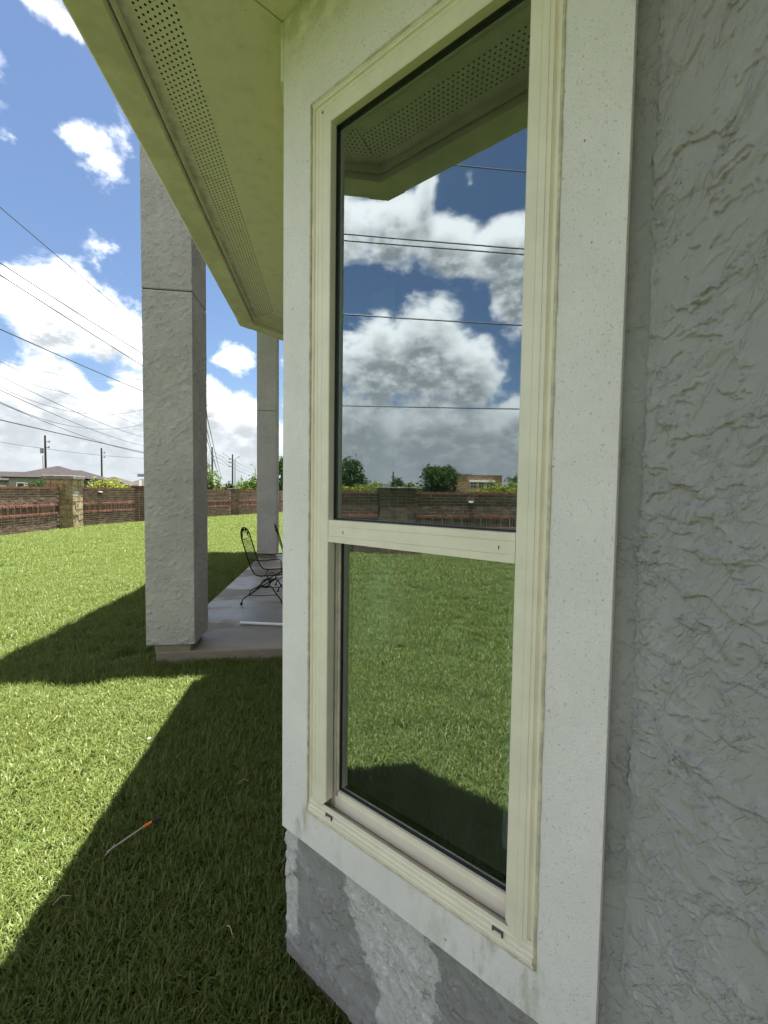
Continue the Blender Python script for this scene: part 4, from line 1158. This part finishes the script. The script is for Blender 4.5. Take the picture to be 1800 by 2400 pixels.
# seen directly over the wall
plant('shrub', 'shrub', 'rounded bright yellow-green bush behind the brick wall, right of the stone pillar', dpt(-.487, 22.5, G), [(0, 0, 1.35, 1.05, .9, .75), (-.75, .2, 1.1, .7, .7, .6), (.7, .3, 1.15, .75, .7, .55)], 5200, .075, m_leafy, (1.0, .05), 3)
plant('shrub', 'shrub', 'dark shrub behind the wall just left of the stone pillar', dpt(-.628, 22, G), [(0, 0, 1.55, .6, .5, .45), (-.3, 0, 1.2, .5, .5, .4)], 1500, .07, m_leafd, (1.0, .04), 5)
plant('tree', 'tree', 'loose twiggy green tree behind the wall, just right of the near porch column', dpt(-.277, 34, G), [(-.5, 0, 1.9, 1.3, 1, .9), (.2, 0, 2.2, .8, .8, .8), (-.2, 0, 3.1, .45, .5, .9), (.55, 0, 1.5, .7, .7, .5), (.55, 0, 2.9, .25, .25, .25)], 3600, .10, m_leafm, (4.0, .07), 8,
      limbs=(((0, 0, 1.6), (.8, 0, 2.6), (1.6, 0, 2.2)), ((0, 0, 1.2), (.9, 0, 2.2), (1.9, 0, 1.9)), ((0, 0, 2.2), (-.1, 0, 3.6), (.1, 0, 4.6))))
plant('shrub', 'shrub', 'small dark shrub beside the tall utility pole between the porch columns', dpt(-.230, 33, G), [(0, 0, 1.75, .42, .4, .5), (-.25, 0, 1.4, .4, .4, .3)], 1100, .09, m_leafd, (1.2, .03), 9)
plant('tree', 'tree', 'leafy light green bush over the wall, left of the far porch column', dpt(-.180, 33, G), [(-.3, 0, 1.7, 1.0, .8, .7), (.45, 0, 2.0, .8, .8, .95), (-.95, 0, 1.4, .7, .6, .45)], 4600, .10, m_leafm, (1.6, .05), 10)
plant('tree', 'tree', 'dark leafy tree seen in the slit right of the far porch column', dpt(-.108, 33, G), [(0, 0, 2.6, .9, .8, 1.7), (.3, 0, 1.6, .9, .8, .9), (-.2, 0, 3.5, .5, .5, .8)], 5200, .11, m_leafd, (3.2, .08), 11)
plant('hedge', 'hedge', 'low green hedge just above the wall in front of the grey roofed house', dpt(-.53, 26, G), [(-1.2, 0, 1.35, 1.3, .5, .35), (.8, 0, 1.3, 1.2, .5, .32)], 1900, .07, m_leafm, None, 12)
# seen in the glass
def rpt(X, ry, z): return (-X, 1.273+(X+1.273)*ry, z)
plant('tree', 'tree', 'dark green spreading tree at the left of the reflection, behind the wall', rpt(24, -.042, G), [(0, 0, 2.6, 1, 1.0, 1.0), (0, -.6, 1.9, .9, .8, .7), (0, .5, 2.2, .8, .8, .9), (0, -.1, 3.15, .6, .6, .45), (0, 1.0, 2.9, .7, .6, .35)], 7000, .09, m_leafd, (2.6, .10), 21)
plant('shrub', 'shrub', 'yellow-green shrubs under the dark tree at the left of the reflection', rpt(22, -.055, G), [(0, .9, 1.55, .6, .9, .45), (0, -.5, 1.55, .6, 1.1, .5), (0, -1.2, 1.75, .5, .6, .5)], 4200, .075, m_leafy, None, 22)
plant('tree', 'tree', 'round dark tree in the middle of the reflection, beside the flat roofed building', rpt(24, -.262, G), [(0, 0, 2.3, 1.0, 1.15, 1.0), (0, .55, 2.75, .8, .7, .6), (0, -.5, 2.7, .8, .7, .6), (0, 0, 1.5, .9, 1.2, .6)], 9000, .09, m_leafd, (2.2, .10), 23)
plant('tree', 'tree', 'small far tree by the pole in the reflection', rpt(40, -.155, G), [(0, 0, 2.3, .6, .7, .9), (0, .5, 1.8, .5, .6, .5)], 1800, .12, m_leafd, (2.0, .06), 24)
plant('palm', 'palm', 'small palm-like plant on the skyline of the reflection', rpt(36, -.188, G), [(0, 0, 2.1, .5, .5, .35), (0, .5, 1.9, .45, .5, .3), (0, -.4, 1.9, .4, .4, .3)], 900, .16, m_leafm, (1.9, .05), 25)
plant('shrub', 'shrub', 'yellow-green shrub over the wall at the right of the reflection', rpt(19, -.40, G), [(0, 0, 1.60, .6, 1.0, .50), (0, -1.0, 1.75, .6, .9, .48), (0, .9, 1.45, .5, .7, .3)], 4200, .075, m_leafy, None, 26)
plant('tree', 'tree', 'green tree at the far right edge of the reflection', rpt(26, -.46, G), [(0, -.2, 2.2, .8, 1.0, .8), (0, -1.5, 2.0, .8, 1.0, .7)], 3600, .09, m_leafd, (2.0, .08), 27)

# ------------------------------------------------------------------ houses beyond
def hip_house(name, label, cx, cy, w, d, rot, zg, hw, rise, mat, wallm, porch=False, cat='house', ridge=.35, windows=((-.25, 1.2), (.2, 1.2))):
    t = thing(name, label, cat, (cx, cy, zg))
    O = Vector((cx, cy, zg)); c, s = cos(rot), sin(rot)
    def T(x, y, z): return (O.x+x*c-y*s, O.y+x*s+y*c, O.z+z)
    MB().box(-w/2, w/2, -d/2, d/2, 0, hw, T).build('wall', wallm, t)
    e = .55; b = MB(); a = w/2+e; q = d/2+e; r = max(.01, w*ridge/2)
    b.v = [T(-a, -q, hw), T(a, -q, hw), T(a, q, hw), T(-a, q, hw), T(-r, 0, hw+rise), T(r, 0, hw+rise), T(-a, -q, hw-.18), T(a, -q, hw-.18), T(a, q, hw-.18), T(-a, q, hw-.18)]
    b.f = [(0, 1, 5, 4), (1, 2, 5), (2, 3, 4, 5), (3, 0, 4), (0, 6, 7, 1), (1, 7, 8, 2), (2, 8, 9, 3), (3, 9, 6, 0), (9, 8, 7, 6)]; b.m = [0]*9
    b.build('roof', mat, t)
    for u, ww in windows:
        f = MB().box(u*w-ww/2, u*w+ww/2, -d/2-.03, -d/2+.02, hw-2.0, hw-.7, T).build('window', m_white, t)
        MB().box(u*w-ww/2+.08, u*w+ww/2-.08, -d/2-.035, -d/2-.028, hw-1.92, hw-.78, T).build('pane', m_dark, f)
    return t, T
# main neighbour
t, T = hip_house('neighbour_house', 'grey hip roofed house with an open porch behind the stone pillar', -36.6, 62, 6.5, 9, radians(6), -1.6, 2.9, 1.65, m_roof, m_hwall, ridge=.04, windows=((-.3, 1.0), (.18, .5), (.34, .5)))
b = MB(); b.v = [T(2.2, -4, 3.05), T(5.9, -4.6, 2.78), T(5.9, 3, 2.78), T(2.2, 3, 3.05), T(3.1, -.8, 4.0), T(2.2, -.8, 4.0)]; b.f = [(0, 1, 4, 5), (1, 2, 4), (2, 3, 5, 4), (3, 2, 1, 0)]; b.m = [0]*4; b.build('porch_roof', m_roof, t)
for u in (3.6, 4.6, 5.6): MB().box(u-.09, u+.09, -4.2, -4.0, 0, 2.8, T).build('porch_post', m_hwall, t)
MB().box(3.3, 4.3, -2, 2, 0, 2.7, T).build('porch_side_wall', m_hwall, t)
hip_house('neighbour_house', 'long low grey roof at the left edge behind the brick wall', -45.0, 64, 13, 9, radians(4), -1.6, 2.5, 1.25, m_roof, m_hwall, ridge=.6)
hip_house('neighbour_house', 'distant brown-grey hip roof above the yellow-green bush', -53.5, 112, 9, 9, 0, -1.6, 2.6, 1.9, m_roof2, m_hwall, ridge=.1)
hip_house('neighbour_house', 'small distant hip roof next to the slim brick pillar', -50.0, 120, 6, 7, 0, -1.6, 2.5, 1.8, m_roof2, m_hwall, ridge=.1)
hip_house('neighbour_house', 'distant roof end cut off by the near porch column', -47.5, 122, 5, 7, 0, -1.6, 2.6, 1.5, m_roof, m_hwall, ridge=.5)
hip_house('neighbour_house', 'pale distant house low between the porch columns', -29.5, 125, 7, 8, 0, -1.6, 2.4, .9, m_roof2, m_hwall, ridge=.4)
# flat roofed brick building, reflected
def flat_building():
    X = 60; y0 = 1.273+(X+1.273)*-.285; y1 = 1.273+(X+1.273)*-.420
    t = thing('brick_building', 'two storey flat roofed brown brick building in the window reflection', 'building', (-X, (y0+y1)/2, -1.6))
    top = 2.72
    MB().box(-X-8, -X, y1, y0, -1.6, top).build('wall', m_hwall2, t)
    MB().box(-X-8.1, -X+.1, y1-.1, y0+.1, top, top+.10).build('roof_edge', m_hwall, t)
    MB().box(-X-5, -X-2, y0-2.6-1.6, y0-2.6, top+.1, top+.32).build('roof_unit', m_hwall, t)
    wy0 = 1.273+(X+1.273)*-.335; wy1 = 1.273+(X+1.273)*-.398
    MB().box(-X, -X+.5, wy1-.1, wy0+.1, 1.75, 1.98).build('awning', m_white, t)
    n = 3; wd = (wy0-wy1)/n
    for i in range(n):
        f = MB().box(-X-.02, -X+.05, wy1+i*wd+.12, wy1+(i+1)*wd-.12, .85, 1.72).build('window', m_white, t)
        for k in range(2):
            for r in range(2):
                a = wy1+i*wd+.18+k*(wd-.36)/2; MB().box(-X+.04, -X+.06, a, a+(wd-.36)/2-.05, .90+r*.41, 1.26+r*.41).build('pane', m_dark, f)
    # lower tan wing in front
    zy0 = 1.273+(X+1.273)*-.308; zy1 = 1.273+(X+1.273)*-.373
    MB().box(-X+.3, -X+4, zy1, zy0, -1.6, .72).build('low_wing', m_stone, t)
flat_building()
t2, _ = hip_house('neighbour_house', 'low grey roof behind the broad reflected pillar', -60, -7.5, 10, 9, radians(90), -1.6, 2.2, .65, m_roof2, m_hwall, ridge=.3)

# ------------------------------------------------------------------ poles, lamps, sign
def pole(name, label, x, y, top, r, mat=None, arms=(), cat='utility pole', group='utility poles'):
    t = thing(name, label, cat, (x, y, -1.7), group)
    MB().tube([(x, y, -1.8), (x, y, top)], [r, r*.7], 8).build('shaft', mat or m_pole, t)
    for dz, dx, rr in arms:
        MB().tube([(x, y, top-dz), (x+dx*.8, y, top-dz)], .05, 5).build('bracket', m_pole, t)
        MB().tube([(x+dx*.8, y, top-dz-.12), (x+dx*.8, y, top-dz+.18)], rr, 6).build('insulator', m_pole2, t)
    return t
p = pole('utility_pole', 'dark wooden utility pole with a transformer rising behind the stone pillar', -.615*66, 66, .113*66, .17, arms=((.9, .7, .09), (1.7, .6, .09)))
x, y = -.615*66, 66
MB().tube([(x-.45, y, 4.9), (x-.45, y, 5.6)], .22, 8).build('transformer', m_pole2, p)
MB().tube([(x-.35, y, -1.7), (x-.35, y, 4.6)], .05, 5).build('conduit', m_pole2, p)
pole('utility_pole', 'wooden utility pole rising above the yellow-green bush', -.502*85, 85, .089*85, .19, arms=((.9, .7, .11), (1.7, .7, .11)))
pole('utility_pole', 'leaning-looking dark pole behind the twiggy tree', -.2685*60, 60, .097*60, .15)
p3 = pole('utility_pole', 'tall wooden pole with three insulators in the middle between the porch columns', -.224*90, 90, .082*90, .19, arms=((1.0, -.8, .12), (1.7, -.8, .12), (2.5, -.8, .12)))
pole('utility_pole', 'faint distant pole right of the tall pole', -.204*150, 150, .034*150, .2, m_pole2)
pole('utility_pole', 'thin distant mast just right of the tall pole', -.2135*170, 170, .022*170, .12, m_pole2)
pole('utility_pole', 'tall dark pole in the reflection beside the broad pillar', *rpt(50, -.147, 0)[:2], 2.55, .12)
pole('utility_pole', 'short dark pole left in the reflection', *rpt(50, -.113, 0)[:2], 1.0, .13)
pole('utility_pole', 'short thin pole in the reflection between palm and small tree', *rpt(50, -.176, 0)[:2], 1.15, .08)
pole('utility_pole', 'thin pole at the right edge of the reflection', *rpt(50, -.437, 0)[:2], 2.3, .07)
def lamp(tx, Y, top, side, label):
    x = tx*Y; t = thing('street_lamp', label, 'street lamp', (x, Y, -1.7), 'distant street lamps')
    MB().tube([(x, Y, -1.7), (x, Y, top-.8), (x+side*.25, Y, top-.15), (x+side*.8, Y, top)], [.11, .08, .07, .05], 6).build('shaft', m_pole2, t)
    MB().box(x+side*.5-.25+side*.3, x+side*.5+.25+side*.3, Y-.12, Y+.12, top-.06, top+.08).build('lamp_head', m_pole2, t)
lamp(-.1735, 95, .060*95, -1, 'grey street lamp left of the far porch column')
lamp(-.2185, 92, .076*92, 1, 'street lamp head just right of the tall pole')
t = thing('street_sign', 'black street sign hanging on a mast arm beside the near porch column', 'sign', (-.408*45, 45, -1.7))
MB().tube([(-.405*45, 45, -1.7), (-.405*45, 45, 1.7)], .06, 6).build('post', m_pole2, t)
MB().tube([(-.405*45, 45, 1.56), (-.441*45, 45, 1.60)], .025, 5).build('mast_arm', m_pole2, t)
pl = MB().box(-.428*45, -.411*45, 44.96, 45.0, 1.24, 1.48).build('sign_plate', m_black, t)
for k in range(4): MB().box(-.4265*45+k*.15, -.4265*45+k*.15+.05, 44.945, 44.962, 1.33, 1.40).build('letter', m_white, pl)
for tx, Y, z1, lab in ((-.657, 40, .02+.35, 'white post behind the left brick panel'), (-.4235, 48, .95, 'white post above the slim brick pillar')):
    o = MB().box(tx*Y-.09, tx*Y+.09, Y, Y+.15, -1.7, z1).build('white_post', m_white, None, wloc=(tx*Y, Y, -1.7)); tag(o, lab, 'post')

# ------------------------------------------------------------------ overhead cables
def cable(label, pts, r):
    o = MB().tube(pts, r, 5).build('power_line', m_wire, None, wloc=pts[0]); tag(o, label, 'cable', 'overhead cables')
def quad(ys, zs, y):
    (a, b, c), (p, q, r) = ys, zs
    return p*(y-b)*(y-c)/((a-b)*(a-c))+q*(y-a)*(y-c)/((b-a)*(b-c))+r*(y-a)*(y-b)/((c-a)*(c-b))
for lab, zs, r, ww in (('highest cable along the boundary, alone against blue sky', (10.28, 10.15, 10.25), .018, 0), ('upper of the paired cables crossing the big cloud', (7.90, 8.13, 8.62), .023, 0),
                   ('lower of the paired cables crossing the big cloud', (7.72, 7.70, 7.85), .023, 0), ('thick single cable below the paired cables', (5.48, 5.74, 6.24), .023, 0),
                   ('lowest near cable passing above the utility poles', (2.74, 2.45, 2.36), .021, 0)):
    cable(lab, [(-12, y, quad((-2, 17.1, 28.8), zs, y)) for y in range(-34, 47, 3)], r)
def ray(tx, tz, Y): return Vector((tx*Y, Y, tz*Y))
# pixel-measured directions turned into tangents, hung between poles 45 to 100 m away
CR_, CU_, CF_ = cr, cu, cf
def tang(px, py):
    v = CF_*984.3156+CR_*(px-900)-CU_*(py-1200); return v.x/v.y, v.z/v.y
def far_cable(label, a, ya, b, yb, sag, r):
    r *= 1.45; A = ray(*tang(*a), ya); B = ray(*tang(*b), yb); pts = []
    for i in range(-6, 27):
        t = i/20; p = A+(B-A)*t; p.z -= sag*4*t*(1-t); pts.append(tuple(p))
    cable(label, pts, r)
far_cable('thin sagging cable highest of the four far spans', (0, 841), 48, (334, 888), 58, .9, .016)
far_cable('second of the four far sagging cables', (0, 872), 48, (334, 925), 58, 1.2, .022)
far_cable('third of the four far sagging cables', (0, 907), 48, (334, 960), 58, 1.5, .022)
far_cable('lowest of the four far sagging cables', (0, 942), 48, (334, 994), 58, 1.5, .022)
far_cable('thin straight cable slanting down behind the sagging spans', (0, 847), 32, (334, 1000), 66, .2, .013)
far_cable('straight cable slanting down to the near porch column, upper', (0, 881), 32, (334, 1024), 66, .4, .018)
far_cable('straight cable slanting down to the near porch column, middle', (0, 914), 32, (334, 1044), 66, .4, .018)
far_cable('straight cable slanting down to the near porch column, lower', (0, 945), 32, (334, 1062), 66, .4, .018)
far_cable('long thin cable strung past both utility poles', (0, 1036), 60, (334, 1074), 84, .3, .020)
far_cable('right-hand steep cable between the porch columns', (486, 980), 30, (518, 1115), 80, .2, .020)
far_cable('middle steep cable between the porch columns', (486, 1012), 32, (513, 1117), 80, .2, .020)
far_cable('left-hand steep cable between the porch columns', (486, 1032), 34, (508, 1100), 80, .2, .020)
for k in range(3):
    far_cable(('upper', 'middle', 'lower')[k]+' thin cable reaching the tall pole from the left', (505, 1062+9*k), 80, (541, 1076+9*k), 89, .1, .018)
    far_cable(('upper', 'middle', 'lower')[k]+' thin cable running right from the tall pole', (549, 1080+9*k), 91, (600, 1103+7*k), 140, .3, .022)

for o in list(bpy.data.objects):
    if '_loc' in o: del o['_loc']
bpy.context.view_layer.update()
